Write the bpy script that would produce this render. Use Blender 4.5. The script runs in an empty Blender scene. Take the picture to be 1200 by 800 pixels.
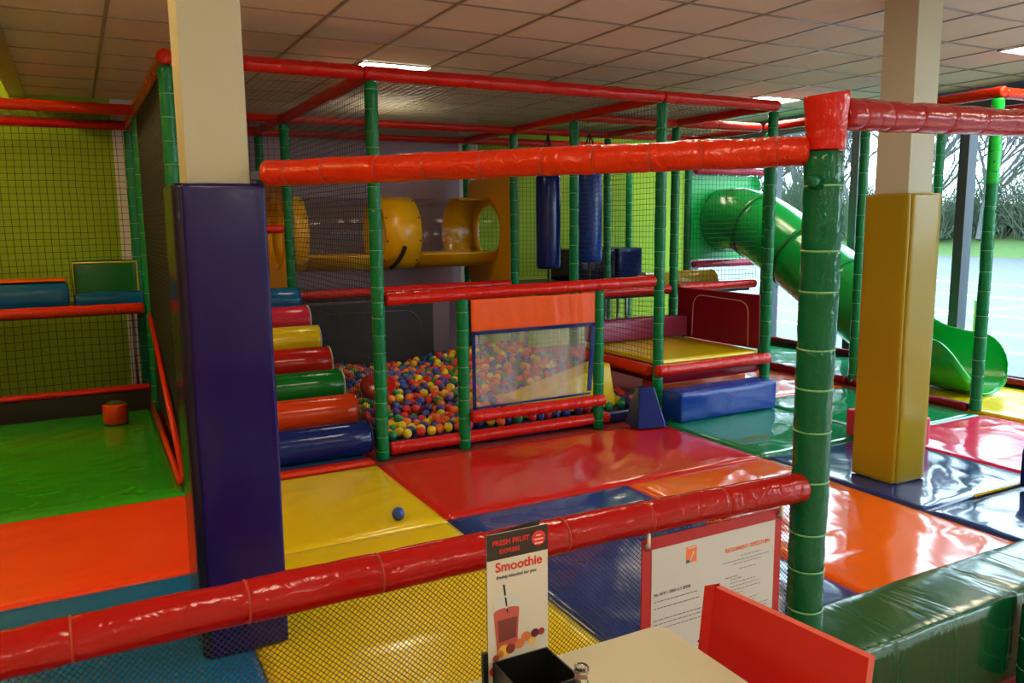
import bpy, math, random
import numpy as np
from mathutils import Vector, Matrix, noise

S = bpy.context.scene
C = S.collection
rnd = random.Random(7)
PI = math.pi

# ------------------------------------------------------------------ materials
def lin(c):
    return tuple((v / 12.92 if v <= .04045 else ((v + .055) / 1.055) ** 2.4) for v in c)
def rgb(r, g, b):
    return lin((r / 255, g / 255, b / 255))

def mat(name, col, rough=.5, metal=0., bump=0., bscale=20., emit=None, estr=0., coat=0., var=0., vscale=3., detail=3., stretch=None, spec=.5):
    m = bpy.data.materials.new(name); m.use_nodes = True
    nt = m.node_tree; n = nt.nodes; l = nt.links
    p = n['Principled BSDF']
    p.inputs['Base Color'].default_value = (*col, 1)
    p.inputs['Roughness'].default_value = rough
    p.inputs['Metallic'].default_value = metal
    p.inputs['Coat Weight'].default_value = coat
    p.inputs['Coat Roughness'].default_value = .12
    p.inputs['Specular IOR Level'].default_value = spec
    if emit:
        p.inputs['Emission Color'].default_value = (*emit, 1); p.inputs['Emission Strength'].default_value = estr
    if bump or var:
        tc = n.new('ShaderNodeTexCoord'); mp = n.new('ShaderNodeMapping')
        l.new(tc.outputs['Object'], mp.inputs['Vector'])
        if stretch: mp.inputs['Scale'].default_value = stretch
    if bump:
        nz = n.new('ShaderNodeTexNoise'); nz.inputs['Scale'].default_value = bscale
        nz.inputs['Detail'].default_value = detail; nz.inputs['Distortion'].default_value = .8
        l.new(mp.outputs['Vector'], nz.inputs['Vector'])
        b = n.new('ShaderNodeBump'); b.inputs['Strength'].default_value = 1.; b.inputs['Distance'].default_value = bump
        l.new(nz.outputs['Fac'], b.inputs['Height']); l.new(b.outputs['Normal'], p.inputs['Normal'])
        l.new(b.outputs['Normal'], p.inputs['Coat Normal'])
    if var:
        nv = n.new('ShaderNodeTexNoise'); nv.inputs['Scale'].default_value = vscale; nv.inputs['Detail'].default_value = 5
        l.new(mp.outputs['Vector'], nv.inputs['Vector'])
        mx = n.new('ShaderNodeMix'); mx.data_type = 'RGBA'
        mx.inputs[6].default_value = (*[c * (1 - var) for c in col], 1); mx.inputs[7].default_value = (*[min(1, c * (1 + var)) for c in col], 1)
        l.new(nv.outputs['Fac'], mx.inputs[0]); l.new(mx.outputs[2], p.inputs['Base Color'])
    return m

def vinyl(name, col, rough=.24, bump=.003, bscale=9.):
    return mat(name, col, rough * .75, bump=bump, bscale=bscale, detail=2.5, coat=.06, spec=.3)
def matv(name, col, rough=.16):
    return mat(name, col, rough, bump=.004, bscale=3.2, detail=3., coat=.3, var=.06, vscale=1.2)

M = {}
M['green'] = vinyl('green vinyl', rgb(0, 122, 70), .2, .006, 26)
M['greennear'] = vinyl('deep green vinyl', rgb(0, 92, 58), .2, .005, 22)  # the post green again, with the dimmer near light put into its colour
M['greenb'] = vinyl('bright green vinyl', rgb(20, 190, 60), .25, .003, 22)
M['red'] = vinyl('red vinyl', rgb(202, 30, 22), .22, .005, 26)
M['rednear'] = vinyl('deep red vinyl', rgb(162, 16, 13), .2, .004, 20)  # the beam red darkened in colour for the weaker light on near rails
M['redor'] = vinyl('orange red vinyl', rgb(206, 44, 8), .18, .008, 30)  # warm light put into the red of lit beams; also real orange trim
M['darkred'] = vinyl('dark red vinyl', rgb(132, 16, 40), .3)
M['crimson'] = vinyl('crimson vinyl', rgb(196, 40, 72), .25)
M['purple'] = vinyl('purple vinyl', rgb(28, 8, 90), .3, .003, 5)
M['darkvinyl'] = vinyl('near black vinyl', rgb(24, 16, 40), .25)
M['ochre'] = vinyl('yellow ochre vinyl', rgb(158, 136, 26), .35, .002, 5)
M['navy'] = vinyl('navy vinyl', rgb(18, 36, 104), .2)
M['blue'] = vinyl('blue vinyl', rgb(14, 58, 150), .25)
M['teal'] = vinyl('teal blue vinyl', rgb(14, 90, 140), .25)
M['yellowv'] = vinyl('yellow vinyl', rgb(222, 196, 24), .25)
M['orangev'] = vinyl('orange vinyl', rgb(235, 92, 20), .35)
M['rollred'] = vinyl('roll red vinyl', rgb(176, 30, 20), .2)
M['rollor'] = vinyl('roll orange vinyl', rgb(205, 62, 20), .2)
M['rollgreen'] = vinyl('roll green vinyl', rgb(14, 112, 40), .2)
M['greendk'] = vinyl('dark green vinyl', rgb(30, 100, 44), .22, .004, 8)
M['padgreen'] = mat('bottle green vinyl', rgb(12, 80, 46), .17, bump=.010, bscale=1.6, detail=3., coat=.25, stretch=(3.4, .8, .8))
M['mauve'] = vinyl('mauve vinyl', rgb(150, 60, 100), .35)
M['m_red'] = matv('mat red', rgb(200, 28, 22))
M['m_yellow'] = matv('mat yellow', rgb(226, 196, 12), .2)
M['m_blue'] = matv('mat blue', rgb(28, 52, 128))
M['m_navy'] = matv('mat navy', rgb(26, 50, 112), .13)
M['m_teal'] = matv('mat teal blue', rgb(10, 100, 160))
M['m_orange'] = matv('mat orange', rgb(238, 98, 22), .12)
M['m_redor'] = matv('mat orange red', rgb(250, 66, 20), .25)
M['m_green'] = matv('mat green', rgb(12, 128, 76), .12)
M['m_green2'] = matv('mat leaf green', rgb(40, 150, 24), .2)
M['m_pink'] = matv('mat pink', rgb(226, 44, 92), .12)
M['tie'] = mat('cable tie', rgb(120, 190, 130), .4)
M['tiered'] = mat('red cable tie', rgb(170, 50, 26), .4)
M['tiewhite'] = mat('white cable tie', rgb(225, 225, 215), .35)
M['boardmauve'] = mat('mauve board', rgb(96, 76, 90), .5)
M['netroof'] = mat('grey net cord', rgb(136, 130, 112), .35)  # black cord painted lighter to carry the lamp light on the roof nets
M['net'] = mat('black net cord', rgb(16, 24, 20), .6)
M['netnear'] = mat('dark green net cord', rgb(22, 36, 34), .45)
M['post_white'] = mat('cream column paint', rgb(190, 190, 170), .55, bump=.0006, bscale=30)
M['ceil'] = mat('ceiling tile', rgb(232, 228, 222), .9, bump=.0008, bscale=160, var=.04, vscale=8)
M['tbar'] = mat('ceiling grid metal', rgb(150, 146, 142), .35, spec=.6)
M['lime'] = mat('lime wall paint', rgb(142, 178, 18), .7, bump=.0006, bscale=60, var=.05)
M['wallwhite'] = mat('white wall paint', rgb(225, 222, 214), .7)
M['wallmauve'] = mat('mauve wall paint', rgb(158, 132, 150), .45, bump=.0006, bscale=60)
M['wallcream'] = mat('cream wall paint', rgb(214, 200, 170), .8)
M['wallwarm'] = mat('warm wall paint', rgb(206, 176, 110), .8)
M['carpet'] = mat('red brown carpet', rgb(150, 40, 30), .95, bump=.003, bscale=250, var=.2, vscale=90)
M['tilefloor'] = mat('pale floor tile', rgb(216, 206, 190), .35, var=.04)  # pale area added out of view to bounce light onto the ceiling
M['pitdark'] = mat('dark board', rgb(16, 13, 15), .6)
M['deckdark'] = mat('dark deck vinyl', rgb(52, 40, 52), .5)
M['frame'] = mat('anthracite window frame', rgb(58, 68, 80), .4)
M['tube_y'] = mat('yellow plastic', rgb(228, 168, 14), .3, bump=.001, bscale=8)
M['tube_g'] = mat('green slide plastic', rgb(8, 168, 66), .22, coat=.4, bump=.001, bscale=4)
M['panel_g'] = mat('emerald panel plastic', rgb(6, 196, 96), .3, bump=.001, bscale=4)
M['bolt'] = mat('dark bolt', rgb(50, 44, 30), .4, metal=.6)
M['cream'] = mat('cream laminate', rgb(184, 180, 158), .38, bump=.0002, bscale=90)
M['steel'] = mat('brushed steel', rgb(150, 150, 150), .3, metal=1)
M['chair_red'] = mat('red chair plastic', rgb(184, 16, 12), .4, bump=.0003, bscale=60)
M['chair_edge'] = mat('pale chair edge', rgb(206, 84, 66), .45)
M['black'] = mat('black plastic', rgb(18, 19, 20), .35)
M['paper'] = mat('white paper', rgb(205, 200, 190), .5)
M['paperback'] = mat('sign paper', rgb(196, 198, 200), .35)
M['signred'] = mat('sign red border', rgb(172, 22, 32), .35)
M['ink'] = mat('grey ink', rgb(104, 98, 112), .6)
M['inkor'] = mat('orange ink', rgb(232, 120, 62), .6)
M['inkred'] = mat('red ink', rgb(206, 40, 34), .6)
M['inkdark'] = mat('dark brown ink', rgb(44, 32, 22), .5)
M['inkpink'] = mat('pale ink', rgb(240, 190, 180), .6)
M['cuppink'] = mat('smoothie ink', rgb(190, 86, 80), .5)
M['cupbrown'] = mat('smoothie label ink', rgb(120, 60, 52), .5)
M['cupdome'] = mat('cup dome ink', rgb(196, 200, 198), .4)
M['fruit1'] = mat('peach ink', rgb(214, 120, 70), .5)
M['fruit2'] = mat('berry ink', rgb(150, 50, 50), .5)
M['fruit3'] = mat('plum ink', rgb(96, 30, 44), .5)
M['fruit4'] = mat('banana ink', rgb(230, 180, 80), .5)
M['pipe'] = mat('galvanised pipe', rgb(150, 150, 150), .35, metal=.8)
M['asphalt'] = mat('asphalt', rgb(78, 84, 84), .6, bump=.004, bscale=60, var=.1)
M['line'] = mat('road paint', rgb(190, 190, 190), .7)
M['grass'] = mat('grass', rgb(64, 92, 34), .9, bump=.03, bscale=8, var=.2)
M['bark'] = mat('bark', rgb(84, 90, 90), .9, bump=.01, bscale=20)
M['scrub'] = mat('scrub', rgb(70, 84, 66), .95, bump=.1, bscale=4, var=.35, vscale=1.5)
M['limepost'] = mat('lime bollard', rgb(150, 214, 60), .5)
M['rope'] = mat('black strap', rgb(30, 26, 30), .7)
M['white_strip'] = mat('pale strip', rgb(205, 205, 198), .5)

def glassy(name, tint, gloss, haze=0., rough=.03):
    m = bpy.data.materials.new(name); m.use_nodes = True
    nt = m.node_tree; n = nt.nodes; l = nt.links
    for x in list(n):
        if x.type != 'OUTPUT_MATERIAL': n.remove(x)
    out = [x for x in n if x.type == 'OUTPUT_MATERIAL'][0]
    t = n.new('ShaderNodeBsdfTransparent'); t.inputs[0].default_value = (*tint, 1)
    g = n.new('ShaderNodeBsdfGlossy'); g.inputs['Roughness'].default_value = rough
    lw = n.new('ShaderNodeLayerWeight'); pw = n.new('ShaderNodeMath'); pw.operation = 'POWER'; pw.inputs[1].default_value = 4.; fr = n.new('ShaderNodeMath'); fr.operation = 'MULTIPLY_ADD'; fr.inputs[1].default_value = .55; fr.inputs[2].default_value = (gloss - 1) * .06
    lw.inputs[0].default_value = .5; l.new(lw.outputs['Facing'], pw.inputs[0]); l.new(pw.outputs[0], fr.inputs[0])
    a = n.new('ShaderNodeMixShader'); l.new(fr.outputs[0], a.inputs[0]); l.new(t.outputs[0], a.inputs[1]); l.new(g.outputs[0], a.inputs[2])
    last = a
    if haze:
        d = n.new('ShaderNodeBsdfDiffuse'); d.inputs[0].default_value = (.8, .8, .82, 1)
        tc = n.new('ShaderNodeTexCoord'); mp = n.new('ShaderNodeMapping'); mp.inputs['Scale'].default_value = (9, 9, 1.2)
        nz = n.new('ShaderNodeTexNoise'); nz.inputs['Scale'].default_value = 1.2; nz.inputs['Detail'].default_value = 3
        l.new(tc.outputs['Object'], mp.inputs[0]); l.new(mp.outputs[0], nz.inputs['Vector'])
        mr = n.new('ShaderNodeMapRange'); mr.inputs[1].default_value = .35; mr.inputs[2].default_value = .75
        mr.inputs[3].default_value = haze * .4; mr.inputs[4].default_value = haze * 1.9
        l.new(nz.outputs[0], mr.inputs[0])
        b = n.new('ShaderNodeMixShader'); l.new(mr.outputs[0], b.inputs[0]); l.new(a.outputs[0], b.inputs[1]); l.new(d.outputs[0], b.inputs[2])
        last = b
    l.new(last.outputs[0], out.inputs[0])
    return m
M['glass'] = glassy('window glass', (.93, .97, 1), 1.3)
M['clear'] = glassy('clear vinyl sheet', (.95, .95, .95), 1.4, .16, .12)
M['acrylic'] = glassy('clear acrylic', (.98, .98, .98), 1.2, 0, .03)
def realglass():
    m = mat('bottle glass', (.95, .97, .95), .02)
    p = m.node_tree.nodes['Principled BSDF']; p.inputs['Transmission Weight'].default_value = 1.; p.inputs['IOR'].default_value = 1.48
    return m
M['bottle'] = realglass()

# ------------------------------------------------------------------ mesh helpers
class MB:
    def __init__(s): s.v = []; s.f = []; s.m = []; s.mats = []; s.sm = []
    def mi(s, m):
        if m not in s.mats: s.mats.append(m)
        return s.mats.index(m)
    def add(s, vs, fs, m, smooth=True, mtx=None):
        o = len(s.v)
        s.v += [tuple(mtx @ Vector(p)) if mtx else tuple(p) for p in vs]
        k = s.mi(m)
        for f in fs:
            s.f.append([o + i for i in f]); s.m.append(k); s.sm.append(smooth)
    def box(s, x0, x1, y0, y1, z0, z1, m, mtx=None):
        v = [(x, y, z) for z in (z0, z1) for y in (y0, y1) for x in (x0, x1)]
        s.add(v, [(0, 2, 3, 1), (4, 5, 7, 6), (0, 1, 5, 4), (2, 6, 7, 3), (0, 4, 6, 2), (1, 3, 7, 5)], m, False, mtx)
    def tube(s, pts, rad, m, seg=12, caps=True, closed=False):
        P = [Vector(p) for p in pts]; n = len(P)
        if not isinstance(rad, (list, tuple)): rad = [rad] * n
        vs = []; up = None
        for i in range(n):
            if closed: t = P[(i + 1) % n] - P[i - 1]
            else: t = P[min(i + 1, n - 1)] - P[max(i - 1, 0)]
            t.normalize()
            if up is None:
                a = Vector((0, 0, 1)) if abs(t.z) < .9 else Vector((1, 0, 0))
                u = t.cross(a).normalized()
            else:
                u = (up - t * up.dot(t)).normalized()
            up = u; w = t.cross(u)
            for k in range(seg):
                a = 2 * PI * k / seg
                vs.append(P[i] + (u * math.cos(a) + w * math.sin(a)) * rad[i])
        fs = []
        for i in range(n if closed else n - 1):
            for k in range(seg):
                a = i * seg + k; b = i * seg + (k + 1) % seg; j = (i + 1) % n
                fs.append((a, b, j * seg + (k + 1) % seg, j * seg + k))
        if caps and not closed:
            fs.append(tuple(reversed(range(seg)))); fs.append(tuple((n - 1) * seg + k for k in range(seg)))
        s.add(vs, fs, m)
    def lathe(s, prof, m, seg=24, mtx=None):
        vs = []; n = len(prof)
        for r, z in prof:
            for k in range(seg):
                a = 2 * PI * k / seg; vs.append((r * math.cos(a), r * math.sin(a), z))
        fs = [(i * seg + k, i * seg + (k + 1) % seg, (i + 1) * seg + (k + 1) % seg, (i + 1) * seg + k) for i in range(n - 1) for k in range(seg)]
        fs.append(tuple(reversed(range(seg)))); fs.append(tuple((n - 1) * seg + k for k in range(seg)))
        s.add(vs, fs, m, True, mtx)
    def soft(s, sx, sy, sz, m, r=.02, n=10, puff=0., wr=0., wf=6., mtx=None, seed=0):
        """box with rounded, slightly pillowed and wrinkled faces, centred on x,y, standing on z=0"""
        L = (sx, sy, sz); vs = []; idx = {}; fs = []
        nn = [max(3, min(40, int(n * q / max(L) + 2))) for q in L]
        def vert(i, j, k):
            key = (i, j, k)
            if key in idx: return idx[key]
            def crd(a, q, na):
                t = a / na
                # crowd rows near the rounded edges
                t = .5 - .5 * math.cos(PI * t) if na > 3 else t
                return (t - .5) * q
            p = Vector((crd(i, sx, nn[0]), crd(j, sy, nn[1]), crd(k, sz, nn[2])))
            c = Vector([max(-q / 2 + r, min(q / 2 - r, w)) for q, w in zip(L, p)])
            d = p - c
            if d.length > 1e-9: p = c + d.normalized() * min(r, d.length) if d.length > r else p
            if puff:
                e = [1 - (2 * p[a] / L[a]) ** 2 for a in range(3)]
                for a in range(3):
                    b, cc = [q for q in range(3) if q != a]
                    p[a] += (1 if p[a] > 0 else -1) * puff * max(0, e[b]) * max(0, e[cc]) * (1 if abs(p[a]) > L[a] / 2 * .8 else 0)
            if wr:
                q = p * wf + Vector((seed * 3.7, seed * 1.3, 0))
                p = p + Vector((noise.noise(q), noise.noise(q + Vector((9, 0, 0))), noise.noise(q + Vector((0, 7, 0))))) * wr
            p.z += sz / 2
            idx[key] = len(vs); vs.append(p); return idx[key]
        for a in range(3):
            b, c = [q for q in range(3) if q != a]
            for side in (0, nn[a]):
                for i in range(nn[b]):
                    for j in range(nn[c]):
                        q = []
                        for di, dj in ((0, 0), (1, 0), (1, 1), (0, 1)):
                            k = [0, 0, 0]; k[a] = side; k[b] = i + di; k[c] = j + dj; q.append(vert(*k))
                        flip = (side == 0) ^ (a == 1)
                        fs.append(tuple(reversed(q)) if flip else tuple(q))
        s.add(vs, fs, m, True, mtx)
    def build(s, name, parent=None, loc=None, bevel=0., weld=False):
        me = bpy.data.meshes.new(name)
        off = Vector(loc) if loc else Vector((0, 0, 0))
        me.from_pydata([tuple(Vector(v) - off) for v in s.v], [], s.f)
        for m in s.mats: me.materials.append(m)
        me.polygons.foreach_set('material_index', s.m); me.polygons.foreach_set('use_smooth', s.sm)
        me.update()
        o = bpy.data.objects.new(name, me); C.objects.link(o)
        o.location = off
        if parent:
            o.parent = parent
            o.location = off - parent.location if parent.matrix_basis.is_identity is False and parent.rotation_euler.z == 0 else off
        if bevel:
            b = o.modifiers.new('bevel', 'BEVEL'); b.width = bevel; b.segments = 3; b.limit_method = 'ANGLE'
        return o

def tag(o, label, cat, group=None, kind=None):
    if label: o['label'] = label
    if cat: o['category'] = cat
    if group: o['group'] = group
    if kind: o['kind'] = kind
    return o
def struct(o, label=None):
    o['kind'] = 'structure'
    if label: o['label'] = label
    return o
def empty(name, loc, label=None, cat=None, group=None):
    o = bpy.data.objects.new(name, None); C.objects.link(o); o.location = loc; o.empty_display_size = .1
    return tag(o, label, cat, group)
def T(x, y, z, rz=0, rx=0, ry=0):
    return Matrix.Translation((x, y, z)) @ Matrix.Rotation(rz, 4, 'Z') @ Matrix.Rotation(ry, 4, 'Y') @ Matrix.Rotation(rx, 4, 'X')

# ------------------------------------------------------------------ room shell
ZC = 2.86; ZF = -.05
XW = 7.9; YB = 9.25; XL = -5.; YN = -4.
b = MB(); b.box(XL, XW + .1, 1.15, YB, ZF - .1, ZF, M['carpet']); b.box(XL, XW + .1, YN, 1.15, ZF - .1, ZF, M['tilefloor']); struct(b.build('floor'), 'red brown carpet floor with pale tiles nearer the tables')
b = MB()
b.box(-.43, XW, YN, YB, ZC, ZC + .04, M['ceil'])
struct(b.build('ceiling'), 'suspended ceiling of pale tiles')
b = MB(); b.box(XL, -.43, YN, YB, 3.55, 3.6, M['ceil']); b.box(-.43, -.40, YN, YB, ZC + .04, 3.55, M['ceil'])
struct(b.build('ceiling_upper'), 'raised ceiling at the left')
b = MB()
x = -.33
xs = []
gx = 2.07 - .6 * 4
while gx < XW: xs.append(gx); gx += .6
ys = []; gy = 6.28 - .6 * 17
while gy < YB: ys.append(gy); gy += .6
for gx in xs:
    if gx > -.3: b.box(gx - .011, gx + .011, YN, YB, ZC - .006, ZC - .0005, M['tbar'])
for gy in ys: b.box(-.43, XW, gy - .011, gy + .011, ZC - .0055, ZC - .0005, M['tbar'])
struct(b.build('trim_1'), 'metal grid of the suspended ceiling')
b = MB(); b.box(-.44, -.30, YN, YB, ZC - .03, ZC - .007, M['tbar']); struct(b.build('trim_2'), 'edge trim of the suspended ceiling')

b = MB()
for x0, x1, m in ((XL, .42, 'lime'), (.42, .64, 'wallwhite'), (.64, 4.24, 'wallmauve'), (4.24, 4.50, 'wallwhite'), (4.50, XW + .1, 'lime')):
    b.box(x0, x1, YB, YB + .12, ZF - .1, 3.6, M[m])
struct(b.build('wall_back'), 'lime green, white and mauve back wall')
b = MB(); b.box(XL - .12, XL, YN, YB + .12, ZF - .1, 3.6, M['wallwarm']); struct(b.build('wall_left'))
b = MB(); b.box(XL, XW + .1, YN - .12, YN, ZF - .1, 3.6, M['wallcream']); struct(b.build('wall_near'))
b = MB(); b.box(XW + .02, XW + .2, YN, YB, 2.70, 3.6, M['frame']); b.box(XW + .02, XW + .2, YN, YB, ZF - .1, ZF - .001, M['frame'])
struct(b.build('wall_right'), 'strip of wall above and below the windows')
# windows: one fixed light each
yy = [9.2, 7.66, 6.41, 5.12, 3.85, 2.58, 1.3, 0., -1.3, -2.6, -3.95]
for i in range(len(yy) - 1):
    y1, y0 = yy[i], yy[i + 1]
    b = MB()
    w = .05
    b.box(XW - .04, XW + .1, y0, y0 + w, 0, 2.70, M['frame']); b.box(XW - .04, XW + .1, y1 - w, y1, 0, 2.70, M['frame'])
    b.box(XW - .04, XW + .1, y0 + w, y1 - w, ZF, .09, M['frame']); b.box(XW - .04, XW + .1, y0 + w, y1 - w, 2.645, 2.70, M['frame'])
    o = struct(b.build('window_%d' % (i + 1)), 'tall anthracite framed window')
    g = MB(); g.box(XW + .02, XW + .032, y0 + w, y1 - w, .09, 2.645, M['glass']); g.build('pane', o)

# ceiling lamps (lit panels, one tile each)
M['lamp'] = mat('lit lamp panel', (1, 1, 1), .5, emit=(1., .88, .64), estr=11.)
lamps = [(2.07, 6.28), (6.27, 6.28), (6.27, 3.28), (2.07, 2.68), (4.47, .28), (6.27, 8.08), (.27, .28), (2.07, -2.12), (6.27, -2.12)]
desc = ['lit ceiling lamp panel above the ball pit roof', 'lit ceiling lamp panel above the far right corner of the pit frame', 'lit ceiling lamp panel at the right edge, nearest the windows']
for i, (lx, ly) in enumerate(lamps):
    d = desc[i] if i < 3 else 'ceiling lamp panel outside the view'
    e = empty('ceiling_lamp', (lx + .3, ly + .3, ZC), d, 'lamp', 'ceiling lamp panels')
    b = MB(); b.box(-.285, .285, -.285, .285, -.014, -.008, M['lamp']); o = b.build('diffuser', e); o.location = (0, 0, 0)
    b = MB()
    for a in ((-.3, .3, -.3, -.285), (-.3, .3, .285, .3), (-.3, -.285, -.285, .285), (.285, .3, -.285, .285)):
        b.box(*a, -.018, -.007, M['tbar'])
    o = b.build('frame', e); o.location = (0, 0, 0)

# ------------------------------------------------------------------ floor mats
def crease(x, y, s):
    v = Vector((x, y, s * 11.3))
    d = noise.noise(v * .9) * .6
    a = noise.noise(Vector((x * 1.3 + y * .6 + d, (y - x * .4) * 3.1 + d * 2, s * 5.1)))
    r = max(0, 1 - abs(a) * 7) ** 2
    c = noise.noise(Vector(((x - y) * 2.6, (x + y) * .9, s * 7.7)))
    r2 = max(0, 1 - abs(c) * 8) ** 2
    return r * .006 + r2 * .005 + noise.noise(v * 2.2) * .003
def floormat(label, x0, x1, y0, y1, m, seed, z1=0., amp=1.):
    b = MB(); n = max(8, int((x1 - x0) / .035)); k = max(8, int((y1 - y0) / .035)); n = min(n, 70); k = min(k, 70)
    g = .004; x0 += g; x1 -= g; y0 += g; y1 -= g; r = .012
    vs = []; fs = []
    for j in range(k + 1):
        for i in range(n + 1):
            x = x0 + (x1 - x0) * i / n; y = y0 + (y1 - y0) * j / k
            ed = min(x - x0, x1 - x, y - y0, y1 - y)
            f = min(1, ed / .12)
            z = z1 - .006 + crease(x, y, seed) * amp * f + .004 * f
            if ed < 1e-6: z -= .008
            vs.append((x, y, z))
    for j in range(k):
        for i in range(n):
            a = j * (n + 1) + i; fs.append((a, a + 1, a + n + 2, a + n + 1))
    rim = [i for i in range(n)] + [j * (n + 1) + n for j in range(k)] + [k * (n + 1) + i for i in range(n, 0, -1)] + [j * (n + 1) for j in range(k, 0, -1)]
    o = len(vs)
    for q in rim: vs.append((vs[q][0], vs[q][1], z1 - .05))
    L = len(rim)
    for i in range(L): fs.append((rim[i], o + i, o + (i + 1) % L, rim[(i + 1) % L]))
    fs.append(tuple(range(o + L - 1, o - 1, -1)))
    b.add(vs, fs, m)
    return tag(b.build('floor_mat', loc=((x0 + x1) / 2, (y0 + y1) / 2, z1 - .05)), label, 'mat', 'play area floor mats')

floormat('leaf green floor mat at the far left under the far left deck net', -2.4, .49, 5.1, 7.75, M['m_green2'], 1, amp=.5)
floormat('orange red floor mat left of the purple padded column', -2.4, .49, 3.9, 5.1, M['m_redor'], 2, amp=.5)
floormat('teal blue floor mat left of the purple column, beside the long red rail', -2.4, .49, 1.6, 3.9, M['m_teal'], 3)
floormat('yellow floor mat with the loose blue ball on it', .49, 1.685, 3.9, 5.1, M['m_yellow'], 4)
floormat('yellow floor mat seen mostly through the near fence net', .49, 1.685, 1.75, 3.9, M['m_yellow'], 5)
floormat('large red floor mat in front of the ball pit', 1.685, 4.05, 3.93, 5.1, M['m_red'], 6, amp=.8)
floormat('blue floor mat between the red mat and the near fence', 1.685, 2.9, 1.75, 3.93, M['m_blue'], 7)
floormat('orange floor mat with a white glare right of the near post', 2.9, 4.05, 1.95, 3.93, M['m_orange'], 8)
floormat('green floor mat in front of the blue step block', 4.05, 5.25, 3.93, 5.28, M['m_green'], 9)
floormat('green floor mat between the yellow column and the far posts', 5.25, 6.5, 3.93, 5.28, M['m_green'], 10)
floormat('orange floor mat behind the blue step block', 5.5, 6.5, 5.28, 6.55, M['m_orange'], 11)
floormat('navy floor mat under the yellow padded column', 4.05, 5.2, 2.72, 3.93, M['m_navy'], 12, amp=.9)
floormat('navy floor mat right of the orange mat, nearest the green bumper', 4.05, 5.2, 1.95, 2.72, M['m_navy'], 13, amp=.9)
floormat('pink floor mat shining at the right, before the slide', 5.2, 6.5, 2.72, 3.93, M['m_pink'], 14)
floormat('navy floor mat at the right edge under the dark block', 5.2, 6.5, 1.95, 2.72, M['m_navy'], 15)
floormat('yellow floor mat under the end of the green slide', 6.6, 7.78, 3.2, 5.2, M['m_yellow'], 16)
floormat('emerald floor mat along the windows, beyond the far posts', 6.72, 7.72, 5.28, 7.7, M['m_green'], 17, z1=.03)
floormat('yellow seam strip between the two navy mats', 4.45, 5.2, 2.705, 2.74, M['m_yellow'], 18, z1=.006, amp=.0) if False else None
b = MB(); b.tube([(4.5, 2.72, .0), (4.8, 2.715, .002), (5.19, 2.72, .0)], .008, M['yellowv'], 6)
tag(b.build('seam_strip', loc=(4.8, 2.72, 0)), 'thin yellow seam strip between the two navy mats', 'strip')
b = MB(); b.soft(1.14, .14, .03, M['redor'], .01, 14, mtx=T(1.11, 5.18, -.02)); tag(b.build('edge_strip', loc=(1.11, 5.18, 0)), 'orange red edging strip before the stair of rolls', 'edging')
b = MB(); b.soft(1.14, .14, .045, M['teal'], .01, 14, mtx=T(1.11, 5.33, -.05)); tag(b.build('edge_strip', loc=(1.11, 5.33, 0)), 'dark teal edging strip under the lowest stair roll', 'edging')

# ------------------------------------------------------------------ foam covered posts and rails
def sleeve(p0, p1, r, m, step=.12, seed=0, wr=.0022, cap=True, seg=14, r1=None, sag=0., pinch=.05):
    """foam sleeve pinched where it is tied; returns builder and tie positions"""
    p0 = Vector(p0); p1 = Vector(p1); L = (p1 - p0).length; r1 = r1 or r
    rr = random.Random(seed * 13 + 5)
    ties = []; q = step * .6
    while q < L - .04: ties.append(q); q += step * rr.uniform(.75, 1.3)
    ss = set([0, .006, .016, L, L - .006, L - .016])
    for t in ties:
        for d in (-.012, -.006, 0, .006, .012): ss.add(t + d)
    a = 0
    while a < L: ss.add(a); a += .03
    ss = sorted(q for q in ss if 0 <= q <= L); ss2 = [ss[0]]
    for q in ss[1:]:
        if q - ss2[-1] > .0035: ss2.append(q)
    if ss2[-1] < L: ss2[-1] = L
    t = (p1 - p0).normalized(); up = Vector((0, 0, 1)) if abs(t.z) < .9 else Vector((1, 0, 0))
    u = t.cross(up).normalized(); w = t.cross(u)
    vs = []
    for q in ss2:
        k = q / L; R = r + (r1 - r) * k
        for tt in ties: R *= 1 - pinch * math.exp(-((q - tt) / .006) ** 2)
        e = min(q, L - q)
        if cap and e < .016: R *= .62 + .38 * math.sqrt(max(0, 1 - (1 - e / .016) ** 2))
        for j in range(seg):
            a = 2 * PI * j / seg; d = u * math.cos(a) + w * math.sin(a)
            nn = noise.noise(Vector((q * 26, math.cos(a) * 1.5 + seed, math.sin(a) * 1.5))) * wr + noise.noise(Vector((q * 7, math.cos(a) + seed, math.sin(a)))) * wr * 1.6
            vs.append(p0 + t * q + d * (R + nn) + Vector((0, 0, -sag * 4 * k * (1 - k))))
    n = len(ss2); fs = [(i * seg + j, i * seg + (j + 1) % seg, (i + 1) * seg + (j + 1) % seg, (i + 1) * seg + j) for i in range(n - 1) for j in range(seg)]
    fs.append(tuple(reversed(range(seg)))); fs.append(tuple((n - 1) * seg + j for j in range(seg)))
    b = MB(); b.add(vs, fs, m)
    return b, ties, (p0, t, u, w)

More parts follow.
